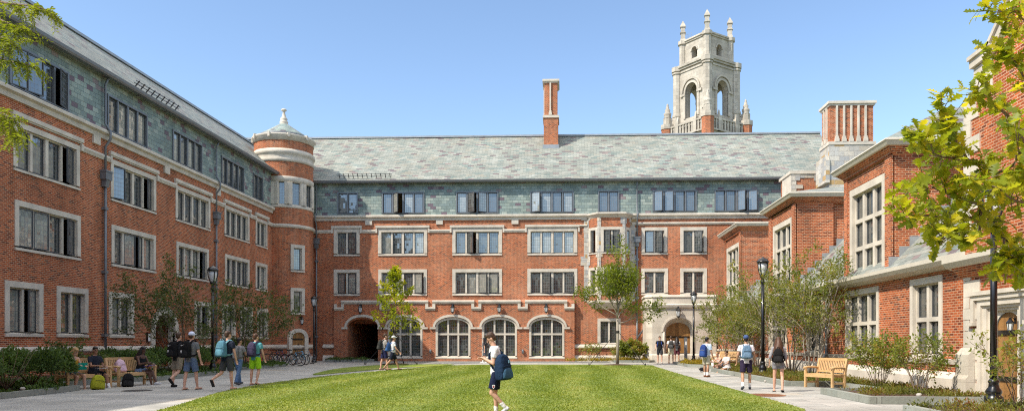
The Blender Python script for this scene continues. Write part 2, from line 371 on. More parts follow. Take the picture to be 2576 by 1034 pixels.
def gutter(mb, fr, u0, u1, z, d, mi=0):
    fr.prism(mb, [(d - .22, z - .2), (d - .04, z - .2), (d, z - .12), (d + .02, z), (d - .01, z + .01), (d - .22, z + .01)], u0, u1, mi)
def downpipe(bld, fr, u, ztop, zbot, zhop, d=.12):
    mb = MB()
    mb.tube([fr.p(u, ztop, .3), fr.p(u, ztop - .35, .12), fr.p(u, 11.45, .12), fr.p(u, 11.1, .36), fr.p(u, 10.75, .36), fr.p(u, 10.4, d), fr.p(u, zhop + .2, d)], .055, 8)
    mb.tube([fr.p(u, zhop, d), fr.p(u, zbot, d)], .06, 8)
    fr.box(mb, u - .24, u + .24, zhop - .02, zhop + .32, .02, .3); fr.box(mb, u - .27, u + .27, zhop + .32, zhop + .4, .02, .33)
    fr.prism(mb, [(.02, zhop - .02), (.26, zhop - .02), (.2, zhop - .35), (.02, zhop - .35)], u - .14, u + .14)
    z = zhop - 1.4
    while z > zbot + .2: fr.box(mb, u - .12, u + .12, z, z + .13, -.02, d + .07); z -= 2.9
    return mb.build('downpipe', M['lead'], bld)
def snow_guard(bld, p0, p1, nrm, up, k=9):
    mb = MB(); p0, p1 = V(p0), V(p1); nrm = V(nrm); up = V(up)
    for h in (.12, .26): mb.bar(p0 + nrm * h, p1 + nrm * h, .03)
    for i in range(k):
        q = p0.lerp(p1, (i + .5) / k); mb.bar(q - nrm * .05, q + nrm * .32, .045)
    return mb.build('snow_guard', M['iron'], bld)
ZW, ZC0, ZC1, ZE = 10.9, 10.75, 11.15, 13.72
# ================================================================= residential wing on the shaded side
LF = Fr((-21.2, 0, 0), (0, 1, 0)); CF = Fr((0, 57.5, 0), (1, 0, 0)); RF = Fr((11, 0, 0), (0, -1, 0))
lw = thing('brick_wing', 'long shaded brick wing with slate-hung top storey and rows of open casement windows', 'building', (-21.2, 30, 0))
def lx(px, v=1000): return LF.px(px, v)[0]
ya, yb = 4., 56.2
winA = [(50, 310, 4, {3: -17}), (431, 608, 4, {0: 16, 3: -18}), (685, 820, 4, {}), (876, 973, 4, {}), (998, 1043, 2, {})]
winB = [(56, 313, 4, {0: 6, 1: 9, 3: -16}), (434, 607, 4, {1: 14, 2: -19}), (688, 814, 4, {3: -20}), (878, 973, 4, {3: -10}), (998, 1043, 2, {})]
winC = [(17, 167, 2, {1: -17}), (220, 343, 2, {}), (424, 522, 2, {}), (759, 822, 2, {1: -20}), (866, 919, 2, {}), (938, 986, 2, {}), (1004, 1046, 2, {})]
winS = [(35, 267, 4, {0: 12, 1: 14, 3: -17}), (418, 574, 4, {}), (673, 788, 4, {}), (864, 952, 4, {}), (988, 1026, 2, {})]
hA = [(lx(a), lx(b), 8.05, 10.0) for a, b, n, o in winA]; hB = [(lx(a), lx(b), 5.0, 6.95) for a, b, n, o in winB]
hC = [(lx(a), lx(b), 1.66, 3.8) for a, b, n, o in winC]; hS = [(lx(a), lx(b), 11.25, 12.95) for a, b, n, o in winS]
# windows of the stretch beside the camera
dcl = lx(644); extraA = [(u, u + 3.6) for u in (8.5, 14.5, 20.5)]
for u0, u1 in extraA: hA.append((u0, u1, 8.05, 10.0)); hB.append((u0, u1, 5.0, 6.95)); hS.append((u0 + .2, u1 - .2, 11.25, 12.95))
mb = MB(); dh = (dcl - 1.02, dcl + 1.02, 0, 3.05)
wall(mb, LF, ya, yb, 0, ZW, hA + hB + hC + [dh]); spandrel(mb, LF, dcl, 1.02, 1.95, 1.02, 3.05, e=.55)
bk = -7.4
mb.poly([LF.p(ya, 0, bk), LF.p(ya, 0, 0), LF.p(ya, ZE, 0), LF.p(ya, 16.9, -3.6), LF.p(ya, ZE, bk)]); mb.poly([LF.p(yb + 6, 0, bk), LF.p(ya, 0, bk), LF.p(ya, ZE, bk), LF.p(yb + 6, ZE, bk)])
mb.build('wall', M['brick'], lw)
mb = MB(); wall(mb, LF, ya, yb, ZW, ZE, hS, d=-.02); mb.build('slate_storey', M['slate_wall'], lw)
def gable_roof(fr, u0, u1, u0r, u1r, de, ze, dr, zr, bld):
    mb = MB(); t = .12
    mb.poly([fr.p(u0, ze, de), fr.p(u1, ze, de), fr.p(u1r, zr, dr), fr.p(u0r, zr, dr)])
    mb.poly([fr.p(u1, ze, 2 * dr - de), fr.p(u0, ze, 2 * dr - de), fr.p(u0r, zr, dr), fr.p(u1r, zr, dr)])
    mb.poly([fr.p(u0, ze - t, de), fr.p(u1, ze - t, de), fr.p(u1, ze, de), fr.p(u0, ze, de)]); mb.poly([fr.p(u1, ze - t, de), fr.p(u0, ze - t, de), fr.p(u0, ze - t, 2 * dr - de), fr.p(u1, ze - t, 2 * dr - de)])
    mb.poly([fr.p(u0, ze, 2 * dr - de), fr.p(u0, ze, de), fr.p(u0r, zr, dr)]); mb.poly([fr.p(u1, ze, de), fr.p(u1, ze, 2 * dr - de), fr.p(u1r, zr, dr)])
    r = mb.build('roof', M['slate_roof'], bld)
    mb = MB(); mb.bar(fr.p(u0r, zr + .03, dr), fr.p(u1r, zr + .03, dr), .34, .14); mb.build('ridge_cap', M['zinc'], r)
    return r
lroof = gable_roof(LF, ya - .2, 60.4, ya - .2, 60.4, .38, 13.72, -3.6, 17.1, lw)
mb = MB(); gutter(mb, LF, ya, 54.4, 13.74, .52); mb.build('gutter', M['gutter'], lw)
mb = MB(); cornice(mb, LF, ya, 54.3, ZC0, ZC1)
hs = sorted((h[0], h[1]) for h in hA); prev = ya
for a, b in hs:
    LF.prism(mb, [(-.05, 9.8), (.06, 9.8), (.13, 9.95), (.1, 10.04), (-.05, 10.06)], prev, a - .14); hood(mb, LF, a, b, 10.33, 9.8); prev = b + .14
LF.prism(mb, [(-.05, 9.8), (.06, 9.8), (.13, 9.95), (.1, 10.04), (-.05, 10.06)], prev, 54.2)
for px in (372, 648, 850): u = lx(px); LF.box(mb, u - .25, u + .25, 10.38, 10.75, -.05, .1)
for a, b in ((ya, dcl - 1.42), (dcl + 1.42, 54.1)): LF.prism(mb, [(-.05, 1.0), (.1, 1.0), (.16, 1.08), (.14, 1.16), (.03, 1.27), (-.05, 1.27)], a, b)
mb.build('stone_course', M['trim'], lw)
mb = MB()
for a, b in ((ya, dcl - 1.42), (dcl + 1.42, 54.1)): LF.box(mb, a, b, 0, 1.0, -.05, .07)
mb.build('plinth', M['brick'], lw)
for i, (h, w) in enumerate(zip(hA, winA + [(0, 0, 4, {})] * 3)): window(lw, LF, *h, w[2], opens=w[3])
for h, w in zip(hB, winB + [(0, 0, 4, {})] * 3): window(lw, LF, *h, w[2], opens=w[3])
for h, w in zip(hC, winC): window(lw, LF, *h, w[2], opens=w[3], border=.24)
for h, w in zip(hS, winS + [(0, 0, 4, {})] * 3): window(lw, LF, *h, w[2], opens=w[3], style='metal', border=.09, mull=.1)
downpipe(lw, LF, lx(402), 13.6, .3, 8.9); downpipe(lw, LF, lx(838), 13.6, .3, 8.9)
sl = V((0, 0, 0)); nr = V((3.38, 0, 3.98)).normalized(); upv = V((-3.98, 0, 3.38)).normalized()
snow_guard(lw, (-21.15, lx(515, 340), 14.05), (-21.15, lx(690, 450), 14.05), nr, upv, 9)
# arched doorway with a deep porch
mb = MB(); ring(mb, LF, dcl, (1.02, 1.95, 1.02), (1.4, 1.95, 1.36), -.3, .06, 0, e=.55); ring(mb, LF, dcl, (.9, 1.95, .9), (1.02, 1.95, 1.02), -.3, -.12, 0, e=.55)
dw = mb.build('doorway', M['trim'], lw)
mb = MB()
for a, b in ((-1.02, -1.02), (1.02, 1.02)): mb.poly([LF.p(dcl + a, 0, -.28), LF.p(dcl + a, 0, -2.2), LF.p(dcl + a, 3.1, -2.2), LF.p(dcl + a, 3.1, -.28)])
mb.poly([LF.p(dcl - 1.02, 0, -2.2), LF.p(dcl + 1.02, 0, -2.2), LF.p(dcl + 1.02, 3.1, -2.2), LF.p(dcl - 1.02, 3.1, -2.2)]); mb.poly([LF.p(dcl - 1.02, 3.1, -.28), LF.p(dcl + 1.02, 3.1, -.28), LF.p(dcl + 1.02, 3.1, -2.2), LF.p(dcl - 1.02, 3.1, -2.2)])
mb.build('porch_lining', M['brick'], dw)
mb = MB(); LF.box(mb, dcl - .55, dcl + .55, 0, 2.2, -2.18, -2.1); mb.build('door', M['wood_door'], dw)
# ================================================================= central range
cb = thing('brick_range', 'sunlit brick range at the end of the court with arcade windows and long slate roof', 'building', (0, 57.5, 0))
def cx(px, v=1000): return CF.px(px, v)[0]
xa, xb = -30., 21.
wS = [(1318, 1399, 2, {}), (1492, 1658, 4, {1: 50}), (1782, 1947, 4, {1: 35, 2: -30}), (2071, 2241, 4, {0: 22}), (2336, 2419, 2, {}), (2549, 2721, 4, {0: 24, 1: 18}), (2791, 2963, 4, {2: 45, 3: 25})]
wA = [(1304, 1405, 2, {1: 10}), (1477, 1669, 4, {}), (1767, 1961, 4, {1: 45}), (2060, 2255, 4, {}), (2506, 2607, 2, {0: 12, 1: 40}), (2657, 2761, 2, {1: 40})]
wB = [(1304, 1405, 2, {0: 25, 1: 12}), (1478, 1668, 4, {3: 25}), (1767, 1961, 4, {2: 22, 3: 14}), (2060, 2255, 4, {1: 25, 3: 15}), (2505, 2609, 2, {}), (2657, 2761, 2, {})]
hS2 = [(cx(a), cx(b), 11.27, 12.93) for a, b, n, o in wS]; hA2 = [(cx(a), cx(b), 8.05, 10.12) for a, b, n, o in wA]; hB2 = [(cx(a), cx(b), 5.0, 7.02) for a, b, n, o in wB]
gw = (cx(2334), cx(2424), 1.25, 3.25)
ax0, ax1 = cx(1309), cx(2244); ARC = [cx(1586), cx(1772), cx(1952.5), cx(2136)]; pc = cx(1421)
mb = MB(); AX = ax0 + 0.; wall(mb, CF, xa, ax0, 0, 4.3, []); wall(mb, CF, xa, ax0 - .4, 4.3, ZW, [h for h in hA2 + hB2 if h[0] + h[1] < 2 * ax0])
wall(mb, CF, ax0 - .4, ax1 + .3, 4.3, ZW, [h for h in hA2 + hB2 if ax0 < (h[0] + h[1]) / 2 < ax1]); wall(mb, CF, ax1, ax1 + .3, 0, 4.3); wall(mb, CF, ax1 + .3, xb, 0, ZW, [h for h in hA2 + hB2 if h[0] > ax1] + [gw])
AD = .32
arh = [(c - 1.33, c + 1.33, .2, 3.34) for c in ARC] + [(pc - 1.18, pc + 1.18, 0, 3.24)]
wall(mb, CF, ax0, ax1, 0, 4.45, arh, d=AD, reveal=.5)
for c in ARC: spandrel(mb, CF, c, 1.33, 2.62, .7, 3.34, d=AD)
spandrel(mb, CF, pc, 1.18, 2.55, .66, 3.24, d=AD)
for u, s in ((ax0, 1), (ax1, -1)): mb.poly([CF.p(u, 0, 0), CF.p(u, 0, AD), CF.p(u, 4.45, AD), CF.p(u, 4.45, 0)][::s])
CF.prism(mb, [(0, 4.45), (AD, 4.45), (0, 4.7)], ax0, ax1)
mb.poly([CF.p(xb, 0, 0), CF.p(xb, 0, -11.4), CF.p(xb, ZE, -11.4), CF.p(xb, 18.3, -5.6), CF.p(xb, ZE, 0)]); mb.poly([CF.p(xb, 0, -11.4), CF.p(xa, 0, -11.4), CF.p(xa, ZE, -11.4), CF.p(xb, ZE, -11.4)])
mb.build('wall', M['brick'], cb)
mb = MB(); wall(mb, CF, xa, xb, ZW, ZE, hS2, d=-.02); mb.build('slate_storey', M['slate_wall'], cb)
croof = gable_roof(CF, xa, xb, xa, xb, .38, 13.74, -5.6, 18.62, cb)
mb = MB(); gutter(mb, CF, -19.2, cx(3095, 700), 13.76, .52); mb.build('gutter', M['gutter'], cb)
mb = MB(); bu0, bu1 = cx(2295), cx(2466)
cornice(mb, CF, -19.3, bu0 - .05, ZC0, ZC1); cornice(mb, CF, bu1 + .05, 18.2, ZC0, ZC1)
prev = -19.3
for h in hA2[:4]:
    CF.prism(mb, [(-.05, 9.8), (.06, 9.8), (.13, 9.95), (.1, 10.04), (-.05, 10.06)], prev, h[0] - .18); hood(mb, CF, h[0], h[1], 10.36, 9.8, e=.18); prev = h[1] + .18
CF.prism(mb, [(-.05, 10.19), (.06, 10.19), (.13, 10.28), (.1, 10.36), (-.05, 10.38)], prev, bu0 - .05)
CF.prism(mb, [(-.05, 10.3), (.06, 10.3), (.13, 10.42), (.1, 10.5), (-.05, 10.52)], bu1 + .05, 17.5)
for px in (1441, 1717, 2012): u = cx(px); CF.box(mb, u - .26, u + .26, 10.42, 10.75, -.05, .1)
for a, b in ((-18.6, ax0), (ax1, 8)):
    CF.prism(mb, [(-.05, .98), (.12, .98), (.18, 1.04), (.16, 1.12), (.03, 1.28), (-.05, 1.28)], a, b); CF.prism(mb, [(-.05, 0), (.16, 0), (.16, .3), (.05, .45), (-.05, .45)], a, b)
mb.build('stone_course', M['trim'], cb)
# stepped label course above the arcade
mb = MB(); pk = [cx(p) for p in (1330, 1507, 1684.5, 1863, 2043, 2224)]; w2 = .38; vt = .22; d0, d1 = AD - .05, AD + .15
def mould(a, b, zb, zt): CF.prism(mb, [(d0, zb), (d1 - .1, zb), (d1 - .03, zb + .1), (d1, zt - .09), (d1 - .03, zt), (d0, zt + .02)], a, b)
for i, p in enumerate(pk):
    mould(p - w2, p + w2, 3.86, 4.1)
    CF.box(mb, p - w2, p - w2 + vt, 4.1, 4.34, d0, d1 - .02); CF.box(mb, p + w2 - vt, p + w2, 4.1, 4.34, d0, d1 - .02)
    if i: mould(pk[i - 1] + w2 - vt, p - w2 + vt, 4.34, 4.62)
mb.build('label_course', M['trim'], cb)
# arch surrounds, glazing and hood moulds
for c in ARC + [pc]:
    ps = c == pc; mb = MB(); hw = 1.33 if not ps else 1.18
    if not ps:
        ring(mb, CF, c, (1.17, 2.68, .47), (1.33, 2.62, .7), AD - .3, AD + .02, .4)
        CF.prism(mb, [(AD - .3, .2), (AD + .08, .2), (AD + .08, .28), (AD - .3, .42)], c - 1.36, c + 1.36)
        lw3 = 2.34 / 3
        for k in (1, 2): CF.box(mb, c - 1.17 + k * lw3 - .065, c - 1.17 + k * lw3 + .065, .4, 3.12, AD - .28, AD - .1)
        CF.box(mb, c - 1.17, c + 1.17, 1.98, 2.12, AD - .28, AD - .09)
    ring(mb, CF, c, (hw + .04, 2.58, .78), (hw + .2, 2.58, .97), AD - .02, AD + .15)
    for s in (-1, 1): CF.box(mb, c + s * (hw + .2) - .22, c + s * (hw + .2) + .22, 2.44, 2.58, AD - .02, AD + .14)
    o = mb.build('arched_window' if not ps else 'passage_arch', M['trim'], cb)
    if not ps:
        mb = MB(); a = arch(c, 1.17, 2.68, .47); g = AD - .24
        mb.poly([CF.p(c - 1.17, .4, g), CF.p(c + 1.17, .4, g)] + [CF.p(x, z, g) for x, z in a[::-1]])
        mb.build('glazing', M['glass'], o)
        mb = MB(); lw3 = 2.34 / 3
        for k in range(3):
            x0 = c - 1.17 + k * lw3 + .065; x1 = x0 + lw3 - .13
            for z0, z1 in ((.42, 1.98), (2.12, 2.85 if k != 1 else 3.1)):
                for a, b, e, f in ((x0, x0 + .035, z0, z1), (x1 - .035, x1, z0, z1), (x0, x1, z0, z0 + .035)): CF.box(mb, a, b, e, f, g - .01, g + .035)
        mb.build('frame', M['frame'], o)
mb = MB()
for a in (-1.18, 1.18): mb.poly([CF.p(pc + a, 0, AD - .5), CF.p(pc + a, 0, -9), CF.p(pc + a, 3.3, -9), CF.p(pc + a, 3.3, AD - .5)])
mb.poly([CF.p(pc - 1.18, 0, -9), CF.p(pc + 1.18, 0, -9), CF.p(pc + 1.18, 3.3, -9), CF.p(pc - 1.18, 3.3, -9)]); mb.poly([CF.p(pc - 1.18, 3.3, AD - .5), CF.p(pc + 1.18, 3.3, AD - .5), CF.p(pc + 1.18, 3.3, -9), CF.p(pc - 1.18, 3.3, -9)])
for k in range(4): CF.box(mb, pc - 1.18, pc + 1.18, 2.9, 3.3, -1.2 - 2 * k, -1.0 - 2 * k)
mb.build('passage', M['brick'], cb)
mb = MB(); CF.prism(mb, [(AD - .02, 0), (AD + .07, 0), (AD + .07, .16), (AD - .02, .2)], pc + 1.25, ax1); mb.build('plinth', M['brick'], cb)
for h, w in zip(hA2, wA): window(cb, CF, *h, w[2], opens=w[3], border=.24)
for h, w in zip(hB2, wB): window(cb, CF, *h, w[2], opens=w[3], border=.24)
for h, w in zip(hS2, wS): window(cb, CF, *h, w[2], opens=w[3], style='metal', border=.09, mull=.1)
window(cb, CF, *gw, 2, border=.22)
downpipe(cb, CF, cx(1238), 13.6, .2, 9.0); downpipe(cb, CF, cx(2488), 13.6, 3.2, 9.0)
mb = MB(); u = cx(2488); u2 = cx(2532, 1280); mb.tube([CF.p(u, 3.2, .12), CF.p(u, .9, .12)], .06, 8); mb.tube([CF.p(u2, 3.7, .16), CF.p(u2, 2.9, .16), CF.p(u, 1.75, .16)], .06, 8); mb.build('downpipe', M['lead'], cb)
nr = V((0, -4.88, 5.98)).normalized(); upv = V((0, 5.98, 4.88)).normalized()
snow_guard(cb, (cx(1320), 57.36, 14.06), (cx(1535), 57.36, 14.06), nr, upv, 12)
# oriel bay
bay = None; bp = [(bu0, 0), (cx(2338), .85), (cx(2436), .85), (bu1, 0)]
pts = [CF.p(u, 0, d) for u, d in bp]; mbw = MB(); mbs = MB(); frs = []
for i in range(3): q = pts[i + 1] - pts[i]; frs.append((Fr(pts[i], q), q.length))
for (fr, L), nl in zip(frs, (1, 2, 1)):
    wa, wb_ = (.14, L - .14)
    wall(mbw, fr, 0, L, 4.55, ZW, [(wa, wb_, 5.0, 7.05), (wa, wb_, 8.05, 10.05)])
mb = mbw; rr = random.Random(3)
for k, p in enumerate(pts):
    z = 4.55
    while z < 10.75:
        hgt = rr.uniform(.26, .42)
        ext = rr.uniform(.16, .42) if rr.random() < .5 else .15
        for fi in (k - 1, k):
            if 0 <= fi < 3:
                fr, L = frs[fi]; ext2 = min(ext, .3)
                if fi == k: fr.box(mb, -.02, ext2, z, min(z + hgt, 10.75), -.04, .025 + rr.random() * .02, 1)
                else: fr.box(mb, L - ext2, L + .02, z, min(z + hgt, 10.75), -.04, .025 + rr.random() * .02, 1)
        if k in (0, 3):
            s = -1 if k == 0 else 1; e = ext + .12
            CF.box(mb, min(bp[k][0], bp[k][0] + s * e), max(bp[k][0], bp[k][0] + s * e), z, min(z + hgt, 10.75), -.04, .03 + rr.random() * .04, 1)
        z += hgt + .01
bay = mbw.build('oriel_bay', [M['brick'], M['rubble']], cb)
for (fr, L), nl in zip(frs, (1, 2, 1)):
    for z0, z1 in ((5.0, 7.05), (8.05, 10.05)):
        window(bay, fr, .14, L - .14, z0, z1, nl, border=.2, opens={0: 38, 1: 30} if z0 > 8 else {})
mb = MB()
def offs(g, z): return [CF.p(bu0 - g, z, 0), CF.p(bp[1][0] - g * .45, z, .85 + g), CF.p(bp[2][0] + g * .45, z, .85 + g), CF.p(bu1 + g, z, 0)]
def lay(g0, z0, g1, z1):
    a, b = offs(g0, z0), offs(g1, z1)
    for i in range(3): mb.poly([a[i], a[i + 1], b[i + 1], b[i]])
for q in ((0, ZC0, .12, ZC0 + .15), (.12, ZC0 + .15, .26, ZC0 + .25), (.26, ZC0 + .25, .26, ZC1 - .03)): lay(*q)
mb.poly(offs(.26, ZC1 - .03)); mb.build('bay_cornice', M['trim'], bay); mb = MB(); lay(-.55, 3.95, -.3, 4.12); lay(-.3, 4.12, .06, 4.42); lay(.06, 4.42, .06, 4.57); mb.poly(offs(-.55, 3.95)[::-1]); mb.poly(offs(.06, 4.57))
mb.build('bay_corbel', M['trim'], bay)
# tall single chimney on the slope
def chimney(bld, c, w, dp, z0, z1, zs, z2, ribs, name='chimney'):
    mb = MB(); x, y = c
    mb.box(x - w / 2 - .06, x + w / 2 + .06, y - .06, y + dp + .06, z0, z1); mb.box(x - w / 2, x + w / 2, y, y + dp, z1 + .2, z2)
    o = mb.build(name, M['brick'], bld); mb = MB()
    mb.box(x - w / 2 - .14, x + w / 2 + .14, y - .14, y + dp + .14, z1, z1 + .2)
    mb.box(x - w / 2 - .08, x + w / 2 + .08, y - .08, y + dp + .08, z2, z2 + .12); mb.box(x - w / 2 - .16, x + w / 2 + .16, y - .16, y + dp + .16, z2 + .12, z2 + .28)
    for i in range(ribs[0]):
        rx = x - w / 2 + w * (i + 1) / (ribs[0] + 1) - .05; mb.box(rx - .06, rx + .06, y - .1, y, z1 + .55, z2); mb.box(rx - .13, rx + .13, y - .16, y, z1 + .2, z1 + .4); mb.box(rx - .1, rx + .1, y - .13, y, z1 + .4, z1 + .55)
    for i in range(ribs[1]):
        ry = y + dp * (i + 1) / (ribs[1] + 1); mb.box(x - w / 2 - .1, x - w / 2, ry - .06, ry + .06, z1 + .55, z2); mb.box(x - w / 2 - .16, x - w / 2, ry - .13, ry + .13, z1 + .2, z1 + .5)
    mb.build('stone_trim', M['trim'], o); return o
q = at_d(1386, 345, 61.6); z2c = at_d(1386, 203, 61.6).z
ch = chimney(cb, (q.x, q.y - .2), 1.05, 2.0, 16.3, at_d(1386, 293, 61.6).z - .2, 0, z2c - .28, (1, 1))
mb = MB(); mb.box(q.x - .66, q.x + .66, q.y - .3, q.y + 2, 16.2, 17.45)
mb.build('flashing', M['zinc'], ch)
# ================================================================= round stair tower in the corner
TC = V((-21.1, 56, 0)); TR = 2.12
rt = thing('stair_tower', 'round brick stair tower with conical slate roof and stone finial in the court corner', 'tower', TC)
mb = MB(); N_ = 48
NT = 96
ta = lambda off: (-PI / 2 + math.asin(off / 72.) + math.atan(21.1 / 56)) % (2 * PI)
th_ = [(ta(32), .5, 6.6, 8.5), (ta(32), .5, 3.5, 5.35), (ta(33), .62, 0, 2.3)]
zs_ = sorted({0, 11.2, *[q for h in th_ for q in h[2:]]})
for za, zb in zip(zs_, zs_[1:]):
    for j in range(NT):
        a0, a1 = 2 * PI * j / NT, 2 * PI * (j + 1) / NT; am = (a0 + a1) / 2
        if any(abs((am - h[0] + PI) % (2 * PI) - PI) < h[1] / TR and h[2] <= (za + zb) / 2 <= h[3] for h in th_): continue
        mb.poly([TC + V((TR * math.cos(a), TR * math.sin(a), z)) for a, z in ((a0, za), (a1, za), (a1, zb), (a0, zb))], 0, ((a0 * TR, za), (a1 * TR, za), (a1 * TR, zb), (a0 * TR, zb)))
mb.lathe([(TR, 13.5), (TR, 14.6)], TC, N_, 0, uvr=TR, cap=False); mb.lathe([(TR, 15.45), (TR, 16.15)], TC, N_, 0, uvr=TR, cap=False)
mb.build('wall', M['brick'], rt)
mb = MB()
mb.lathe([(TR, 9.75), (TR + .08, 9.75), (TR + .14, 9.9), (TR + .1, 10.0), (TR, 10.02)], TC, N_)
mb.lathe([(TR, 14.55), (TR + .05, 14.55), (TR + .08, 14.75), (TR + .02, 14.85), (TR + .05, 15.1), (TR + .13, 15.15), (TR + .14, 15.35), (TR, 15.5)], TC, N_)
mb.lathe([(TR, 16.1), (TR + .06, 16.1), (TR + .07, 16.4), (TR + .14, 16.45), (TR + .15, 16.56), (1.85, 16.68), (1.7, 16.68)], TC, N_)
for k in range(10):
    a = 2 * PI * k / 10 + .2; d = V((math.cos(a), math.sin(a), 0)); fr = Fr(TC + d * (TR + .1), V((-d.y, d.x, 0))); fr.box(mb, -.08, .08, 16.3, 16.64, -.3, .12)
mb.lathe([(TR + .03, 11.2), (TR + .05, 11.25), (TR + .05, 11.45)], TC, N_); mb.lathe([(TR + .05, 13.05), (TR + .05, 13.45), (TR, 13.5)], TC, N_)
mb.lathe([(TR + .1, 0), (TR + .1, .35), (TR, .45)], TC, N_, cap=False); mb.lathe([(TR + .02, .98), (TR + .1, 1.0), (TR + .1, 1.15), (TR, 1.28)], TC, N_, cap=False)
def tfr(off, dd=0):
    a = ta(off); d = V((math.cos(a), math.sin(a), 0)); return Fr(TC + d * (TR + dd), V((-d.y, d.x, 0)))
angs = (-58, -34, -10, 30, 59)
mb.build('stone_course', M['trim'], rt)
mb = MB(); mb.lathe([(TR - .22, 11.45), (TR - .22, 13.05)], TC, N_, cap=False); mb.build('drum_core', M['trim'], rt)
mb = MB()
prevs = [tfr(o) for o in angs]
for i, fr in enumerate(prevs): 
    for s in (-1, 1): fr.box(mb, s * .5 - .16, s * .5 + .16, 11.45, 13.05, -.3, .045)
for o in (-70, 70.5, 45, 10): tfr(o).box(mb, -.25, .25, 11.45, 13.05, -.3, .03)
o = mb.build('window_band', M['trim'], rt)
for fr in prevs:
    me = casement_mesh(.68, 1.6); c = bpy.data.objects.new('casement', me); COL.objects.link(c); par(c, o); c.location = fr.p(-.34, 11.45, -.12); c.rotation_euler = (0, 0, fr.a)
for z0, z1 in ((6.55, 8.55), (3.45, 5.4)): window(rt, tfr(32, .03), -.55, .55, z0, z1, 1, border=.23)
mb = MB(); mb.lathe([(1.84, 16.76), (1.62, 16.92), (1.1, 17.25), (.6, 17.58), (.27, 17.8)], TC, N_, uvr=2.); mb.build('cone_roof', M['slate_wall'], rt)
mb = MB(); mb.lathe([(1.8, 16.6), (1.88, 16.66), (1.88, 16.76), (1.75, 16.82)], TC, N_); mb.build('eave_band', M['lead'], rt)
mb = MB(); mb.lathe([(0.336, 17.66), (0.336, 17.76), (0.272, 17.81), (0.320, 17.91), (0.288, 17.99), (0.208, 18.03), (0.272, 18.15), (0.240, 18.22), (0.160, 18.32), (0.096, 18.60), (0.088, 18.73), (0.192, 18.79), (0.208, 18.86), (0.128, 18.94), (0.000, 18.99)], TC, 20); mb.build('finial', M['trim'], rt)
fr = tfr(33, .02); mb = MB(); ring(mb, fr, 0, (.5, 1.75, .42), (.78, 1.75, .68), -.3, .1, 0); ds = mb.build('door_surround', M['trim'], rt)
mb = MB(); a = arch(0, .5, 1.75, .42); mb.poly([fr.p(-.5, 0, -.0), fr.p(.5, 0, -.0)] + [fr.p(x, z, -.0) for x, z in a[::-1]]); dr = mb.build('door', M['wood_door'], rt)
mb = MB(); fr.box(mb, -.48, .4, 1.6, 1.72, 0, .03); fr.box(mb, -.48, .4, .35, .45, 0, .03); mb.poly([fr.p(0, 1.35, .03), fr.p(-.16, 1.1, .03), fr.p(0, .95, .03), fr.p(.16, 1.1, .03)]); fr.box(mb, .34, .4, .95, 1.1, 0, .06); mb.build('hinge', M['iron'], dr)
f2 = tfr(62, .03); mb = MB()
for q in ((-.09, -.04, 1.45, 1.8), (-.04, .09, 1.45, 1.5), (-.04, .07, 1.6, 1.65), (-.04, .09, 1.75, 1.8)): f2.box(mb, *q, -.1, .03)
tag(mb.build('door_letter', M['iron']), 'black letter E fixed to the brick beside the round tower door', 'sign')
# ================================================================= stone porch
PF = Fr((0, 54.8, 0), (1, 0, 0))
po = thing('stone_porch', 'flat-roofed limestone porch with round-arched oak double doors', 'porch', (8.5, 54.8, 0))
p0 = PF.px(2548, 1300)[0]; p1 = 10.9; pcx = PF.px(2652.6, 1300)[0]
mb = MB()
wall(mb, PF, p0, p1, 0, 4.0, [(pcx - 1.14, pcx + 1.14, 0, 3.25)], reveal=.75); spandrel(mb, PF, pcx, 1.14, 2.2, 1.05, 3.25)
cf = Fr(PF.p(p0 - .42, 0, -.5), V((.42, -.5, 0))); cl = V((.42, .5)).length
wall(mb, cf, 0, cl, 0, 4.0); sf = Fr(PF.p(p0 - .42, 0, -2.8), V((0, -1, 0))); wall(mb, sf, 0, 2.3, 0, 4.0)
mb.build('wall', M['stone'], po)
def around(mb, z0, z1, g0, g1, cap=True):
    def o(g, z): return [PF.p(p0 - .42 - g, z, -2.8), PF.p(p0 - .42 - g, z, -.5 + g * .4), PF.p(p0 - g * .4, z, g), PF.p(p1, z, g)]
    a, b = o(g0, z0), o(g1, z1)
    for i in range(3): mb.poly([a[i], a[i + 1], b[i + 1], b[i]])
    if cap: c = [PF.p(p1, z1, -2.8)]; mb.poly(b + c)
mb = MB()
for q in ((3.86, 3.95, 0, .12), (3.95, 4.12, .14, .2), (4.12, 4.2, .2, .04), (4.18, 4.66, .03, .03), (4.66, 4.72, .09, .1), (4.72, 4.86, .1, .02)): around(mb, *q)
mb.build('cornice', M['trim'], po); mb = MB()
for q in ((0, .5, .1, .1), (.5, .62, .1, .02)): around(mb, *q, cap=False)
mb.build('base_course', M['trim'], po)
mb = MB()
for k in range(4):
    a = .88 + .065 * k; ring(mb, PF, pcx, (a, 2.2, .66 + .09 * k), (a + .066, 2.2, .75 + .09 * k), -.75, -.5 + .16 * k, 0 if k != 3 else 2.2)
for s in (-1, 1): mb.tube([PF.p(pcx + s * 1.1, 0, -.06), PF.p(pcx + s * 1.1, 2.2, -.06)], .1, 10)
ring(mb, PF, pcx, (1.14, 2.2, 1.0), (1.26, 2.2, 1.13), -.02, .06)
mb.build('door_arch', M['trim'], po)
a = arch(pcx, .9, 2.2, .68)
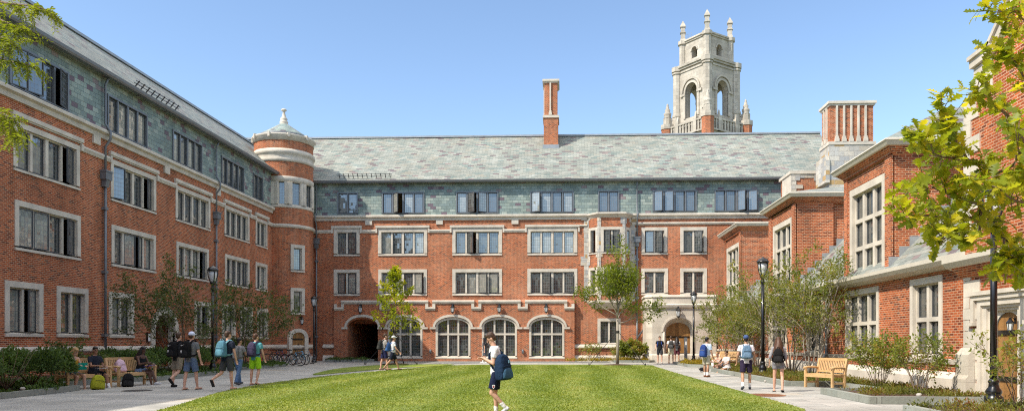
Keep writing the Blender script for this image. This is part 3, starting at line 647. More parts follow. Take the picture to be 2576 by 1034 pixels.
for s in (-1, 1):
    mb = MB(); half = [(x, z) for x, z in a if (x - pcx) * s >= -1e-6]
    half = sorted(half, key=lambda t: t[0]); pl = [PF.p(half[0][0], 0, -.55), PF.p(half[-1][0], 0, -.55)] + [PF.p(x, z, -.55) for x, z in half[::-1]]
    mb.poly(pl); PF.box(mb, pcx + s * .02 - .018, pcx + s * .02 + .018, 0, 2.84, -.56, -.52)
    d = mb.build('door', M['wood_door'], po); mb = MB()
    for z in (1.78, .55): PF.box(mb, pcx + s * .42 - .4, pcx + s * .42 + .4, z, z + .1, -.55, -.515)
    PF.box(mb, pcx + s * .5 - .08, pcx + s * .5 + .08, 1.45, 1.72, -.55, -.53); PF.box(mb, pcx + s * .1 - .02, pcx + s * .1 + .02, .95, 1.2, -.55, -.47)
    mb.build('hinge', M['iron'], d)
# ================================================================= low wing with tall dormers on the sunny side
rg = thing('dormered_wing', 'sunlit low brick wing with tall brick dormers, slate slopes and stone mullioned windows', 'building', (11, 37, 0))
def ry(px): return RF.px(px, 1200)[0]        # RF: u = -Y
Y1, Y0 = -20.2, -54.7
gwin = [(2030, 2072, 2), (1935, 1980, 3), (2128, 2212, 3), (2291, 2372, 2)]
gh = []
for a, b, n in gwin: gh.append((RF.px(a / .644, 1200)[0], RF.px(b / .644, 1200)[0], .95, 3.42, n))
gh.append((-47.5, -45.2, .95, 3.42, 2))
DOR = [(25.75, 30.0, 8.12, (26.35, 29.55, 3.78, 7.25), 3, 2.3), (36.4, 40.95, 8.45, (36.95, 40.3, 3.85, 7.5), 3, .8), (47.5, 52.4, 8.78, (48.0, 51.7, 3.85, 7.75), 3, .25)]
mb = MB(); wall(mb, RF, Y0, Y1, 0, 3.75, [h[:4] for h in gh]); mb.build('wall', M['brick'], rg)
mb = MB(); RF.prism(mb, [(-.05, 0), (.2, 0), (.2, .42), (.05, .6), (-.05, .6)], Y0, Y1); RF.prism(mb, [(-.05, .82), (.06, .82), (.1, .95), (-.05, .98)], Y0, Y1)
mb.build('plinth', M['trim'], rg)
for h in gh: window(rg, RF, *h[:4], h[4], rows=2, border=.2, mull=.15)
mb = MB(); 
for a, b in ((Y0, Y1),): RF.prism(mb, [(-.02, 3.52), (.3, 3.62), (.36, 3.62), (.45, 3.74), (.45, 3.86), (-.05, 3.88)], a, b)
mb.build('eaves_gutter', M['fascia'], rg)
mb = MB()
def sl(y, x): return V((11 - .3 + x, y, 3.8 + x))
mb.poly([sl(54.7, 0), sl(20.2, 0), sl(20.2, 4.6), sl(54.7, 4.6)]); mb.poly([V((15.3, 54.7, 8.4)), V((15.3, 20.2, 8.4)), V((20, 20.2, 3.7)), V((20, 54.7, 3.7))])
mb.poly([V((15.3, 20.2, 8.4)), V((10.7, 20.2, 3.8)), V((20, 20.2, 3.7))])
mb.build('roof', M['slate_roof'], rg)
for y0, y1, ze, wn, nl, rise in DOR:
    mb = MB(); wall(mb, RF, -y1, -y0, 3.86, ze - .22, [(-wn[1], -wn[0], max(wn[2], 3.87), wn[3])], reveal=.35)
    xb_ = 17.
    for yy, s in ((y0, 1), (y1, -1)):
        q = [V((11, yy, 3.5)), V((11 + 1.75, yy, 3.5)), V((11 + 1.75, yy, ze - .22)), V((11, yy, ze - .22))]; mb.poly(q[::s])
        q = [V((12.75, yy + s * .16, 3.5)), V((xb_, yy + s * .16, 3.5)), V((xb_, yy + s * .16, ze - .22)), V((12.75, yy + s * .16, ze - .22))]; mb.poly(q[::s])
        mb.poly([V((12.75, yy, 3.5)), V((12.75, yy + s * .16, 3.5)), V((12.75, yy + s * .16, ze)), V((12.75, yy, ze))][::s])
    # corner pilasters, stepped brick frame round the opening, corbelled eaves
    for a, b in ((-y1, -wn[1] - .12), (-wn[0] + .12, -y0)): RF.box(mb, a + (.0 if a == -y1 else 0), b, 3.86, wn[3] + .55, -.03, .09)
    RF.box(mb, -y1, -y0, wn[3] + .55, ze - .4, -.03, .12)
    dm = mb.build('dormer', M['brick'], rg)
    mb = MB(); n = 26
    for i in range(n):     # soldier course fanned over the window
        u0 = -wn[1] - .1 + (wn[1] - wn[0] + .2) * i / n; u1 = u0 + (wn[1] - wn[0] + .2) / n - .014; RF.box(mb, u0, u1, wn[3] + .02, wn[3] + .42, -.05, .035)
    mb.build('soldier_course', M['brick'], dm)
    def rect(g, z): return [V((11 - g, y0 - g, z)), V((xb_, y0 - g, z)), V((xb_, y1 + g, z)), V((11 - g, y1 + g, z))]
    mb = MB()
    for (g0, z0), (g1, z1) in (((0, ze - .42), (.3, ze - .16)),):
        a, b = rect(g0, z0), rect(g1, z1)
        for i in range(4): mb.poly([a[i], a[(i + 1) % 4], b[(i + 1) % 4], b[i]][::-1])
    mb.build('corbelled_eaves', M['brick'], dm)
    mb = MB(); seq = [(.3, ze - .16), (.36, ze - .15), (.42, ze - .04), (.46, ze), (.44, ze + .05), (.2, ze + .07)]
    for (g0, z0), (g1, z1) in zip(seq, seq[1:]):
        a, b = rect(g0, z0), rect(g1, z1)
        for i in range(4): mb.poly([a[i], a[(i + 1) % 4], b[(i + 1) % 4], b[i]][::-1])
    mb.build('eaves_gutter', M['fascia'], dm)
    ym, hx = (29.55, 14.6) if y0 < 30 else ((y0 + y1) / 2, 13.4); e = rect(.4, ze + .06); r0, r1 = V((hx, ym, ze + rise)), V((24, ym, ze + rise)); e[1] = V((24, e[1].y, ze + .06)); e[2] = V((24, e[2].y, ze + .06))
    mb = MB(); mb.poly([e[0], e[1], r1, r0]); mb.poly([e[3], e[0], r0]); mb.poly([e[2], e[3], r0, r1]); mb.build('dormer_roof', M['slate_roof'], dm)
    window(dm, RF, -wn[1], -wn[0], wn[2], wn[3], nl, rows=3, border=.26, mull=.17)
    mb = MB(); x = .15   # stepped lead flashing against the roof slope
    while x < 2.6: mb.box(11 - .3 + x, 11 - .3 + x + .36, y0 - .03, y0 + .02, 3.8 + x - .3, 3.8 + x + .36); x += .34
    mb.build('flashing', M['zinc'], dm)
mb = MB(); RF.box(mb, Y0, Y1, 3.86, 4.06, -.34, -.02); mb.build('lead_apron', M['zinc'], rg)
mb = MB()
for px in (3240,): 
    u = RF.px(px, 1250)[0]; mb.tube([RF.p(u, 3.6, .12), RF.p(u, .95, .12), RF.p(u, .75, .28), RF.p(u, .25, .28)], .07, 8)
    for z in (3.2, 1.9): RF.box(mb, u - .12, u + .12, z, z + .1, 0, .2)
mb.build('downpipe', M['lead'], rg)
# parapet gable and the wide ribbed stack behind
mb = MB(); W = Fr((0, 51.5, 0), (1, 0, 0)); a = W.px(3092, 700)[0]; b = W.px(3245, 700)[0]; zt = W.px(3200, 668)[1]; zb_ = 8.6
W.box(mb, a, b + 5, zb_, zt - .22, -2.5, 0); mq = mb
mb = mbc = MB(); W.box(mb, a - .12, b + .1, zt - .2, zt, -2.6, .1); W.prism(mb, [(-2, zt - 1.4), (.05, zt - 1.4), (.05, zt - .2), (-2, zt - .2)], a - .06, a - .02)
mb = mq; rr = random.Random(8); z = zb_
while z < zt - .5:
    h = rr.uniform(.25, .4); W.box(mb, a - .03, a + rr.choice((.3, .55, .75)), z, z + h, -.3, .03 + rr.random() * .03, 1); z += h + .01
u = a
while u < b - .4:
    w = rr.uniform(.4, .8); W.box(mb, u, u + w - .01, zt - .22 - rr.choice((.25, .45)), zt - .2, -.3, .03 + rr.random() * .03, 1); u += w
pw = mb.build('parapet_wall', [M['brick'], M['rubble']], rg); mbc.build('coping', M['trim'], pw)
K = Fr((0, 48.6, 0), (1, 0, 0)); ka = K.px(3243, 480)[0]; kb = K.px(3411, 480)[0]; kz1 = K.px(3300, 555)[1]; kz2 = K.px(3300, 397)[1]
st = chimney(rg, ((ka + kb) / 2, 48.6), kb - ka, 1.55, 9, kz1 - .2, 0, kz2 - .28, (5, 2), 'chimney_stack')
mb = MB(); K.box(mb, ka - .1, kb + .12, 8.8, kz1 - .2, -1.68, .1); K.prism(mb, [(-1.7, kz1 - 2.6), (.2, kz1 - 2.6), (.2, kz1 - 1.2), (.1, kz1 - .9), (-1.7, kz1 - .9)], ka - .35, ka - .1); mb.build('stone_base', M['rubble'], st)
# ================================================================= gabled hall beside the path
HF = Fr((10.5, 0, 0), (0, -1, 0))
hl = thing('gabled_hall', 'tall gabled brick hall with stone quoins and arched oak door, behind the yellow-green oak', 'building', (10.5, 14, 0))
hy = -20.25
def hw_(u): return u
dY = 18.6; dn = (-dY - .5, -dY + .5, 0, 2.3)
mb = MB(); wall(mb, HF, hy, 4, 0, 3.5, [(-dY - .97, -dY + .97, 0, 2.47)], reveal=.28)
gz = [(hy, 3.5), (4, 3.5), (4, 8.6), (-10.2, 17.6), (-18.15, 9.2), (-18.9, 8.55), (-19.75, 8.5), (-19.75, 7.6), (hy, 7.3)]
mb.poly([HF.p(u, z) for u, z in gz]); mb.poly([HF.p(hy, 0, -9), HF.p(hy, 0, 0), HF.p(hy, 7.3, 0), HF.p(hy, 7.3, -9)][::1])
mb.poly([HF.p(-19.75, 7.6, -.6), HF.p(-19.75, 7.6, 0), HF.p(-19.75, 8.5, 0), HF.p(-19.75, 8.5, -.6)]); hwall = mb
mb = MB(); cp = [(-19.86, 8.45), (-18.85, 8.5), (-18.1, 9.15), (-10.2, 17.6), (-2.2, 9.15), (4, 8.6)]
for (a, b), (c, d) in zip(cp, cp[1:]):
    L = math.hypot(c - a, d - b); nx, nz = -(d - b) / L, (c - a) / L
    for t0, t1, dd in ((0, .2, .1), (.2, .3, .16)):
        A = [(a + nx * t0, b + nz * t0), (c + nx * t0, d + nz * t0), (c + nx * t1, d + nz * t1), (a + nx * t1, b + nz * t1)]
        f = [HF.p(u, z, dd) for u, z in A]; g = [HF.p(u, z, -.5) for u, z in A]; mb.poly(f)
        for i in range(4): mb.poly([g[i], g[(i + 1) % 4], f[(i + 1) % 4], f[i]])
HF.box(mb, -19.8, -18.95, 7.62, 8.45, -.5, .02); HF.prism(mb, [(-.3, 7.2), (.02, 7.2), (.02, 7.7), (-.3, 7.7)], hy - .02, -19.7)
mb.build('coping', M['trim'], hl)
mb = MB(); e0 = HF.p(-19.6, 7.7, -.5); rid = HF.p(-10.2, 17.3, -.5); e1 = HF.p(-.8, 7.7, -.5); back = V((14, 0, 0))
mb.poly([e0, rid, rid + back, e0 + back][::-1]); mb.poly([rid, e1, e1 + back, rid + back][::-1]); mb.build('roof', M['slate_roof'], hl)
mb = hwall; rr = random.Random(4); z = 0.
while z < 7.3:
    h = rr.choice((.28, .35, .42)); wide = not locals().get('wide', False); w = rr.choice((.66, .74)) if wide else rr.choice((.26, .32))
    if not 3.2 < z < 3.75: HF.box(mb, hy - .03, hy + w, z, min(z + h, 7.3), -.4, .025 + rr.random() * .02, 1)
    z += h + .012
z = 4.2
while z < 8.2:
    h = rr.choice((.3, .4, .5)); HF.box(mb, -14.0, -14.0 + rr.choice((.5, .9)), z, z + h, -.1, .03, 1); z += h + .01
mb.build('wall', [M['brick'], M['trim']], hl)
mb = MB(); HF.prism(mb, [(-.05, 0), (.27, 0), (.27, .5), (.2, .6), (.2, 1.12), (.05, 1.3), (-.05, 1.32)], hy - .1, hy + .55); HF.prism(mb, [(-.05, 0), (.14, 0), (.14, .4), (.03, .5), (-.05, .5)], -dY + 1.15, 4); mb.build('buttress', M['stone'], hl)
mb = MB(); HF.prism(mb, [(-.02, 3.28), (.3, 3.38), (.36, 3.4), (.46, 3.52), (.46, 3.64), (-.05, 3.66)], hy - .3, 4); mb.build('eaves_gutter', M['fascia'], hl)
mb = MB(); HF.prism(mb, [(-.02, 3.12), (.04, 3.12), (.3, 3.36), (.3, 3.38), (-.02, 3.28)], hy - .1, 4); mb.build('corbelled_course', M['brick'], hl)
mb = MB(); c = -dY
for k in range(3): HF.box(mb, c - 1.0 + .16 * k, c - .84 + .16 * k, 0, 2.5 - .07 * k, -.38, .05 - .06 * k); HF.box(mb, c + .84 - .16 * k, c + 1.0 - .16 * k, 0, 2.5 - .07 * k, -.38, .05 - .06 * k)
for k in range(3): HF.box(mb, c - 1.0 + .16 * (k + 1), c + 1.0 - .16 * (k + 1), 2.36 - .07 * k, 2.5 - .07 * k, -.38, .052 - .06 * k)
spandrel(mb, HF, c, .52, 1.75, .42, 2.3, d=-.16)
HF.box(mb, c - 1.2, c + 1.2, 2.5, 2.62, -.1, .1); HF.box(mb, c - 1.24, c + 1.24, 2.62, 2.72, -.1, .15)
for s in (-1, 1): HF.box(mb, c + s * 1.15 - .07, c + s * 1.15 + .07, 1.95, 2.5, -.1, .1); HF.box(mb, c + s * 1.2 - .14, c + s * 1.2 + .14, 1.86, 1.95, -.1, .14)
for z, w in ((.5, 1.25), (1.0, 1.1), (1.4, 1.45), (.0, 1.2)): 
    for s in (-1, 1): HF.box(mb, min(c + s * .98, c + s * w), max(c + s * .98, c + s * w), z, z + .4, -.1, .03)
dsr = mb.build('door_surround', M['trim'], hl)
mb = MB(); a = arch(c, .53, 1.75, .42); mb.poly([HF.p(c - .53, 0, -.2), HF.p(c + .53, 0, -.2)] + [HF.p(x, z, -.2) for x, z in a[::-1]]); dr = mb.build('door', M['wood_door'], hl)
mb = MB(); HF.box(mb, c - .5, c + .42, 1.62, 1.74, -.21, -.17); HF.box(mb, c - .5, c + .42, .5, .62, -.21, -.17); mb.build('hinge', M['iron'], dr)
mb = MB(); HF.box(mb, c - .12, c + .12, 1.15, 1.42, -.21, -.18); mb.build('door_window', M['glass'], dr)
# ================================================================= bell tower beyond the roofs
BT = at_d(1784, 860, 97); BT.z = 0; BT.y += 2
bt = thing('bell_tower', 'pale stone bell tower with open arches and pinnacles rising far behind the slate roof', 'tower', BT)
ang0 = math.atan2(-BT.y, -BT.x) + math.radians(2); 
def bz(y): return H + (860 - y) / 1900 * 97
def tface(k, hd): # face k of a square of half diagonal hd whose corner looks at the camera
    a = ang0 + PI / 2 * k; b = a + PI / 2; A = BT + V((math.cos(a), math.sin(a), 0)) * hd; B = BT + V((math.cos(b), math.sin(b), 0)) * hd
    return Fr(A, B - A), (B - A).length
def stage(hd, z0, z1, mb, hole=None, th=.8):
    for k in range(4):
        fr, L = tface(k, hd)
        if hole:
            hw, zb, zs, rise = hole; c = L / 2; wall(mb, fr, 0, L, z0, z1, [(c - hw, c + hw, zb, zs + rise)], reveal=th); spandrel(mb, fr, c, hw, zs, rise, zs + rise); 
            A = arch(c, hw, zs, rise)
            for (x0, q0), (x1, q1) in zip(A, A[1:]): mb.poly([fr.p(x0, q0, 0), fr.p(x0, q0, -th), fr.p(x1, q1, -th), fr.p(x1, q1, 0)])
            wall(mb, fr, .5, L - .5, z0, z1, [(c - hw, c + hw, zb, zs + rise)], d=-th, reveal=.01); spandrel(mb, fr, c, hw, zs, rise, zs + rise, d=-th)
        else: wall(mb, fr, 0, L, z0, z1)
def band(hd, z0, z1, mb):
    a = [BT + V((math.cos(ang0 + PI / 2 * k), math.sin(ang0 + PI / 2 * k), 0)) * hd for k in range(4)]
    lo = [p + V((0, 0, z0)) for p in a]; hi = [p + V((0, 0, z1)) for p in a]
    mb.hexa(lo + hi)
def corner(k, hd): a = ang0 + PI / 2 * k; return BT + V((math.cos(a), math.sin(a), 0)) * hd
def cpier(mb, k, hd, w, z0, z1):
    c = corner(k, hd); a = ang0 + PI / 2 * k; n = 8
    rs = [[c + V((w * math.cos(a + PI / 8 + 2 * PI * j / n), w * math.sin(a + PI / 8 + 2 * PI * j / n), z)) for j in range(n)] for z in (z0, z1)]
    mb.rings(rs, 0, True, False)
z_a, z_b, z_c, z_d = bz(300), bz(164), bz(95), bz(338)
mb = MB(); stage(3.85, z_d - 3, z_b, mb, (1.02, bz(292), bz(228), 1.15)); stage(3.1, z_b, z_c, mb, (.48, bz(140), bz(122), .5))
stage(4.9, z_d - 10, bz(318), mb)
for k in range(4):
    cpier(mb, k, 3.7, .62, z_d, z_b + .3); cpier(mb, k, 3.0, .5, z_b, z_c + .1)
mb.build('shaft', M['tower_stone'], bt)
mb = MB()
for hd, z0, z1 in ((4.0, bz(172), bz(168)), (4.18, z_b, z_b + .25), (4.42, z_b + .25, z_b + .55), (3.3, z_c, z_c + .2), (3.5, z_c + .2, z_c + .4), (5.1, bz(318), bz(314))): band(hd, z0, z1, mb)
for k in range(4):
    for hd, w, z0, z1 in ((3.7, .82, z_b - .1, z_b + .5), (3.7, .74, bz(172), bz(168)), (3.0, .68, z_c - .05, z_c + .4), (3.7, .7, bz(282), bz(275))): cpier(mb, k, hd, w, z0, z1)
    fr, L = tface(k, 3.85); c = L / 2
    ring(mb, fr, c, (1.02, bz(228), 1.15), (1.3, bz(228), 1.45), -.1, .14); ring(mb, fr, c, (1.42, bz(228), 1.6), (1.62, bz(228), 1.85), -.1, .24)
    for s in (-1, 1): fr.box(mb, c + s * 1.45 - .42, c + s * 1.45 + .42, bz(234), bz(228), -.1, .2)
    for s in (-1, 1): fr.box(mb, c + s * 1.2 - .18, c + s * 1.2 + .18, bz(292), bz(234), -.1, .12)
    f3, L3 = tface(k, 3.1); ring(mb, f3, L3 / 2, (.48, bz(122), .5), (.66, bz(122), .7), -.05, .1)
    # pierced balustrade and its little arcade
    f2, L2 = tface(k, 5.2); 
    f2.box(mb, .3, L2 - .3, bz(312), bz(308), -.25, .1); f2.box(mb, .3, L2 - .3, bz(340), bz(336), -.25, .1)
    n = 13
    for i in range(n): u = .5 + (L2 - 1) * i / (n - 1); f2.box(mb, u - .11, u + .11, bz(338), bz(312), -.18, .05)
    for i in (3, 9): u = .5 + (L2 - 1) * i / (n - 1); f2.box(mb, u - .26, u + .26, bz(340), bz(302), -.3, .16); f2.prism(mb, [(-.2, bz(302)), (.06, bz(302)), (-.07, bz(288))], u - .14, u + .14)
mb.build('moulding', M['tower_stone'], bt)
for k in range(4):
    mb = MB(); c = corner(k, 5.45); c.z = 0
    cpier(mb, k, 5.05, .8, z_d - 9, bz(312)); mb.build('corner_pier', M['brick'], bt)
    mb = MB(); cpier(mb, k, 5.05, .88, bz(312), bz(300)); cpier(mb, k, 5.0, .6, bz(300), bz(283))
    mb.lathe([(.6, bz(283)), (.4, bz(279)), (.5, bz(274)), (.52, bz(270)), (.3, bz(266)), (.38, bz(261)), (.2, bz(257)), (.22, bz(253)), (.12, bz(250)), (.16, bz(247)), (.0, bz(243))], corner(k, 5.0), 10)
    c5, c4 = corner(k, 5.1), corner(k, 4.0)
    for q0, q1, zz0, zz1 in ((5.1, 4.0, bz(318), bz(298)), (4.7, 4.0, bz(300), bz(288)), (4.4, 4.0, bz(290), bz(278))): mb.bar(corner(k, q0) + V((0, 0, (zz0 + zz1) / 2)), corner(k, q1) + V((0, 0, (zz0 + zz1) / 2)), .5, abs(zz1 - zz0))
    mb.build('finial', M['tower_stone'], bt)
    mb = MB(); c = corner(k, 3.0); a = ang0 + PI / 2 * k
    def sq(w, z, c=c, a=a): return [c + V((w * math.cos(a + PI / 4 + PI / 2 * j), w * math.sin(a + PI / 4 + PI / 2 * j), z)) for j in range(4)]
    zz = z_c + .4
    mb.rings([sq(.52, zz), sq(.46, zz + .35), sq(.4, zz + .36), sq(.4, zz + 1.1), sq(.52, zz + 1.12), sq(.52, zz + 1.22), sq(.37, zz + 1.24), sq(.37, zz + 1.85), sq(.5, zz + 1.9), sq(.5, zz + 2.02), sq(.02, zz + 2.8)], 0, True, False)
    mb.build('pinnacle', M['tower_stone'], bt)
mb = MB(); fr, L = tface(3, 3.2)
for q in (.4, 1.0, 1.6): mb.bar(fr.p(q, z_c + .4, -.2), fr.p(q, z_c + 1.2, -.2), .04)
for z in (.8, 1.2): mb.bar(fr.p(.4, z_c + z, -.2), fr.p(1.6, z_c + z, -.2), .03)
mb.build('railing', M['chrome'], bt)
# ================================================================= ground
def sheet(name, pts, z, m, thick=0, kind='structure'):
    mb = MB(); mb.poly([V((x, y, z)) for x, y in pts])
    if thick:
        n = len(pts)
        for i in range(n): a, b = pts[i], pts[(i + 1) % n]; mb.poly([V((*a, z - thick)), V((*b, z - thick)), V((*b, z)), V((*a, z))])
    o = mb.build(name, m)
    if kind: o['kind'] = kind
    return o
def paving():
    m, N, L, B = newmat('bluestone_paving')
    g = N.new('ShaderNodeNewGeometry'); bt_ = N.new('ShaderNodeTexBrick'); L.new(g.outputs['Position'], bt_.inputs['Vector']); bt_.inputs['Scale'].default_value = 1
    bt_.inputs['Color1'].default_value = (0, 0, 0, 1); bt_.inputs['Color2'].default_value = (1, 1, 1, 1); bt_.inputs['Brick Width'].default_value = 1.2; bt_.inputs['Row Height'].default_value = .75; bt_.inputs['Mortar Size'].default_value = .012
    r = ramp(N, [(0, (.36, .355, .33)), (.35, (.40, .39, .36)), (.6, (.43, .415, .385)), (.85, (.385, .375, .345)), (.95, (.42, .385, .33))], 'CONSTANT'); L.new(bt_.outputs['Color'], r.inputs[0])
    n = noise(N, L, .7, 5, g.outputs['Position']); f = ramp(N, [(.35, (.78, .78, .77)), (.65, (1.08,) * 3)]); L.new(n.outputs['Fac'], f.inputs[0])
    n2 = noise(N, L, 25, 4, g.outputs['Position']); f2 = ramp(N, [(.3, (.9,) * 3), (.7, (1.07,) * 3)]); L.new(n2.outputs['Fac'], f2.inputs[0])
    n3 = noise(N, L, .45, 3, g.outputs['Position']); f3 = ramp(N, [(.62, (1, 1, 1)), (.72, (1.02, .93, .82))]); L.new(n3.outputs['Fac'], f3.inputs[0])
    c = mixc(N, L, r.outputs[0], (.19, .185, .175), bt_.outputs['Fac']); c = mixc(N, L, c, f.outputs[0], 1., 'MULTIPLY'); c = mixc(N, L, c, f2.outputs[0], 1., 'MULTIPLY'); c = mixc(N, L, c, f3.outputs[0], 1., 'MULTIPLY')
    L.new(c, B.inputs['Base Color']); B.inputs['Roughness'].default_value = .72; B.inputs['Specular IOR Level'].default_value = .3
    bump(N, L, B, n2.outputs['Fac'], .004, .5); return m
M['paving'] = paving()
def lawnmat():
    m, N, L, B = newmat('mown_grass'); g = N.new('ShaderNodeNewGeometry')
    sx = N.new('ShaderNodeSeparateXYZ'); L.new(g.outputs['Position'], sx.inputs[0])
    nw = noise(N, L, .5, 3, g.outputs['Position'])
    a = N.new('ShaderNodeMath'); a.operation = 'MULTIPLY_ADD'; L.new(nw.outputs['Fac'], a.inputs[0]); a.inputs[1].default_value = .7; L.new(sx.outputs['X'], a.inputs[2])
    w = N.new('ShaderNodeMath'); w.operation = 'MULTIPLY'; L.new(a.outputs[0], w.inputs[0]); w.inputs[1].default_value = 2 * PI / 2.1
    s = N.new('ShaderNodeMath'); s.operation = 'SINE'; L.new(w.outputs[0], s.inputs[0])
    n = noise(N, L, 1.1, 6, g.outputs['Position'], .65); n2 = noise(N, L, 16, 6, g.outputs['Position'], .7); n3 = noise(N, L, .22, 3, g.outputs['Position'])
    r = ramp(N, [(.22, (.125, .18, .03)), (.5, (.20, .25, .05)), (.78, (.30, .31, .09))]); 
    ad = N.new('ShaderNodeMath'); ad.operation = 'MULTIPLY_ADD'; L.new(s.outputs[0], ad.inputs[0]); ad.inputs[1].default_value = .10; L.new(n.outputs['Fac'], ad.inputs[2])
    ad2 = N.new('ShaderNodeMath'); ad2.operation = 'MULTIPLY_ADD'; L.new(n2.outputs['Fac'], ad2.inputs[0]); ad2.inputs[1].default_value = .5; L.new(ad.outputs[0], ad2.inputs[2])
    sb = N.new('ShaderNodeMath'); sb.operation = 'SUBTRACT'; L.new(ad2.outputs[0], sb.inputs[0]); sb.inputs[1].default_value = .25
    L.new(sb.outputs[0], r.inputs[0]); f = ramp(N, [(.38, (.80, .86, .8)), (.65, (1.14, 1.08, 1.0))]); L.new(n3.outputs['Fac'], f.inputs[0])
    c = mixc(N, L, r.outputs[0], f.outputs[0], 1., 'MULTIPLY'); L.new(c, B.inputs['Base Color'])
    B.inputs['Roughness'].default_value = .9; B.inputs['Specular IOR Level'].default_value = .1; bump(N, L, B, n2.outputs['Fac'], .05, .8); return m
M['lawn'] = lawnmat()
M['earth'] = flat('earth', (.10, .12, .05), .95, var=.3, scale=.3)
sheet('ground', [(-400, -300), (400, -300), (400, 500), (-400, 500)], -.06, M['earth'])
sheet('paving', [(-21.2, -10), (11.2, -10), (11.2, 57.6), (-21.2, 57.6)], 0, M['paving'])
def gp(*q): return [tuple(on_g(u, v)[:2]) for u, v in q]
LAWN = [(-8.0, 11.), (-8.35, 15.)] + gp((480, 1011), (560, 985), (650, 969), (740, 956), (850, 943.5), (940, 935), (1035, 926.5)) + [(-6.6, 47.2)] + gp((1225, 917.2), (1640, 917.5)) + [(5.25, 44), (5.1, 34), (5.1, 25), (5.1, 11)]
LAWN2 = gp((783, 942.5), (800, 937.5), (830, 930.5), (870, 924.5), (960, 917.5), (1120, 916.2), (1150, 917.2)) + [(-8.2, 43.2)] + gp((1010, 924), (935, 930.5), (850, 938), (800, 943.2))
def smooth_poly(P, it=2):
    for _ in range(it):
        Q = []
        for i in range(len(P)):
            a, b = P[i], P[(i + 1) % len(P)]; Q += [(a[0] * .75 + b[0] * .25, a[1] * .75 + b[1] * .25), (a[0] * .25 + b[0] * .75, a[1] * .25 + b[1] * .75)]
        P = Q
    return P
LAWN = smooth_poly(LAWN, 2); LAWN2 = smooth_poly(LAWN2, 1)
sheet('lawn', LAWN[::-1], .03, M['lawn'], .03); sheet('lawn', LAWN2[::-1], .03, M['lawn'], .03)
sheet('road', [(ax0 + .3, 57.0), (ax0 + .3, 53.3), (3.2, 52.6), (3.2, 57.0)], .004, flat('gravel_paving', (.19, .20, .195), .85, var=.25, scale=60)).name = 'gravel_path'
BEDS = [[(-21.1, 8), (-14.4, 8), (-14.4, 20), (-14.6, 22.1), (-16.2, 22.1), (-16.4, 27.0), (-15.2, 27.6), (-15.6, 33.8), (-16.8, 34.6), (-17.2, 38.6), (-21.1, 38.6)],
        [(-21.1, 39.2), (-16.8, 39.2), (-16.6, 44.2), (-18.2, 46.5), (-21.1, 46.5)], [(-17.9, 57.15), (-17.9, 55.9), (-15.4, 55.7), (-14.6, 57.15)],
        [(3.55, 57.3), (3.55, 54.2), (6.0, 54.0), (6.4, 54.6), (6.1, 57.3)],
        [(10.8, 54.5), (10.3, 54.5), (7.2, 50.2), (7.15, 44.6), (7.95, 43.6), (7.95, 38.2), (7.25, 37.6), (7.3, 25.2), (8.7, 25.0), (8.9, 21.6), (7.2, 21.4), (7.15, 18.0), (9.9, 17.9), (10.3, 19.3), (10.8, 20.4)],
        [(10.4, 17.0), (7.0, 15.8), (7.0, 8), (10.4, 8)]]
for i, b in enumerate(BEDS):
    A = sum(b[k][0] * b[(k + 1) % len(b)][1] - b[(k + 1) % len(b)][0] * b[k][1] for k in range(len(b)))
    if A < 0: b.reverse()
    sheet('planting_bed', b, .1, M['mulch'], .1)
    mb = MB()
    for k in range(len(b)):
        p, q = V((*b[k], -.01)), V((*b[(k + 1) % len(b)], -.01))
        if (p.x < -20.9 and q.x < -20.9) or (p.x > 10.25 and q.x > 10.25) or (p.y > 57 and q.y > 57): continue
        d = (q - p).normalized(); n = V((d.y, -d.x, 0)); p = p - d * .05 + n * .03; q = q + d * .05 + n * .03
        mb.hexa([p, q, q - n * .16, p - n * .16] + [x + V((0, 0, .165 + .002 * k)) for x in (p, q, q - n * .16, p - n * .16)])
    o = mb.build('kerb', M['kerb']); o['kind'] = 'structure'
# ================================================================= street furniture
def lamp(base, hgt, label, name='street_lamp', rz=0):
    t = thing(name, label, 'street lamp', base, rz, 'black lamp posts along the paths', hgt / 4.8)
    mb = MB(); mb.lathe([(.19, 0), (.2, .04), (.19, .15), (.14, .19), (.165, .24), (.165, .28), (.11, .36), (.1, .44), (.12, .48), (.085, .54)], (0, 0, 0), 20); child(mb, 'base', M['iron'], t)
    mb = MB(); n = 16; rs = []
    for z, r in ((.5, .078), (3.75, .064)): rs.append([V((r * (1 if k % 2 else .9) * math.cos(2 * PI * k / n), r * (1 if k % 2 else .9) * math.sin(2 * PI * k / n), z)) for k in range(n)])
    mb.rings(rs, 0, True, True); mb.lathe([(.064, 3.75), (.09, 3.78), (.09, 3.84), (.06, 3.88), (.07, 3.98), (.1, 4.02)], (0, 0, 0), 16); child(mb, 'post', M['iron'], t)
    hd = MB(); hd.lathe([(.10, 4.0), (.14, 4.06), (.12, 4.1)], (0, 0, 0), 16)
    for k in range(4):
        a = PI / 4 + PI / 2 * k; c, s = math.cos(a), math.sin(a)
        hd.tube([V((c * r, s * r, z)) for r, z in ((.08, 4.04), (.14, 4.15), (.205, 4.35), (.225, 4.55), (.21, 4.66))], .022, 6)
    hd.lathe([(.225, 4.6), (.25, 4.62), (.255, 4.66), (.23, 4.69), (.2, 4.74), (.14, 4.79), (.05, 4.82), (.03, 4.86), (0, 4.88)], (0, 0, 0), 20); child(hd, 'lantern_cage', M['iron'], t)
    g = MB(); g.lathe([(.08, 4.08), (.125, 4.2), (.165, 4.4), (.18, 4.6)], (0, 0, 0), 18); child(g, 'lamp_glass', M['lampglass'], t)
    return t
lamp(on_g(535.5, 935, .1), 4.75, 'black lamp post in the dark shrub bed behind the walking students')
lamp(on_g(790, 911), 4.72, 'distant black lamp post beside the parked bicycles and round tower')
lamp(on_g(1745, 913.5, .05), 4.68, 'black lamp post in front of the stone porch and oak doors')
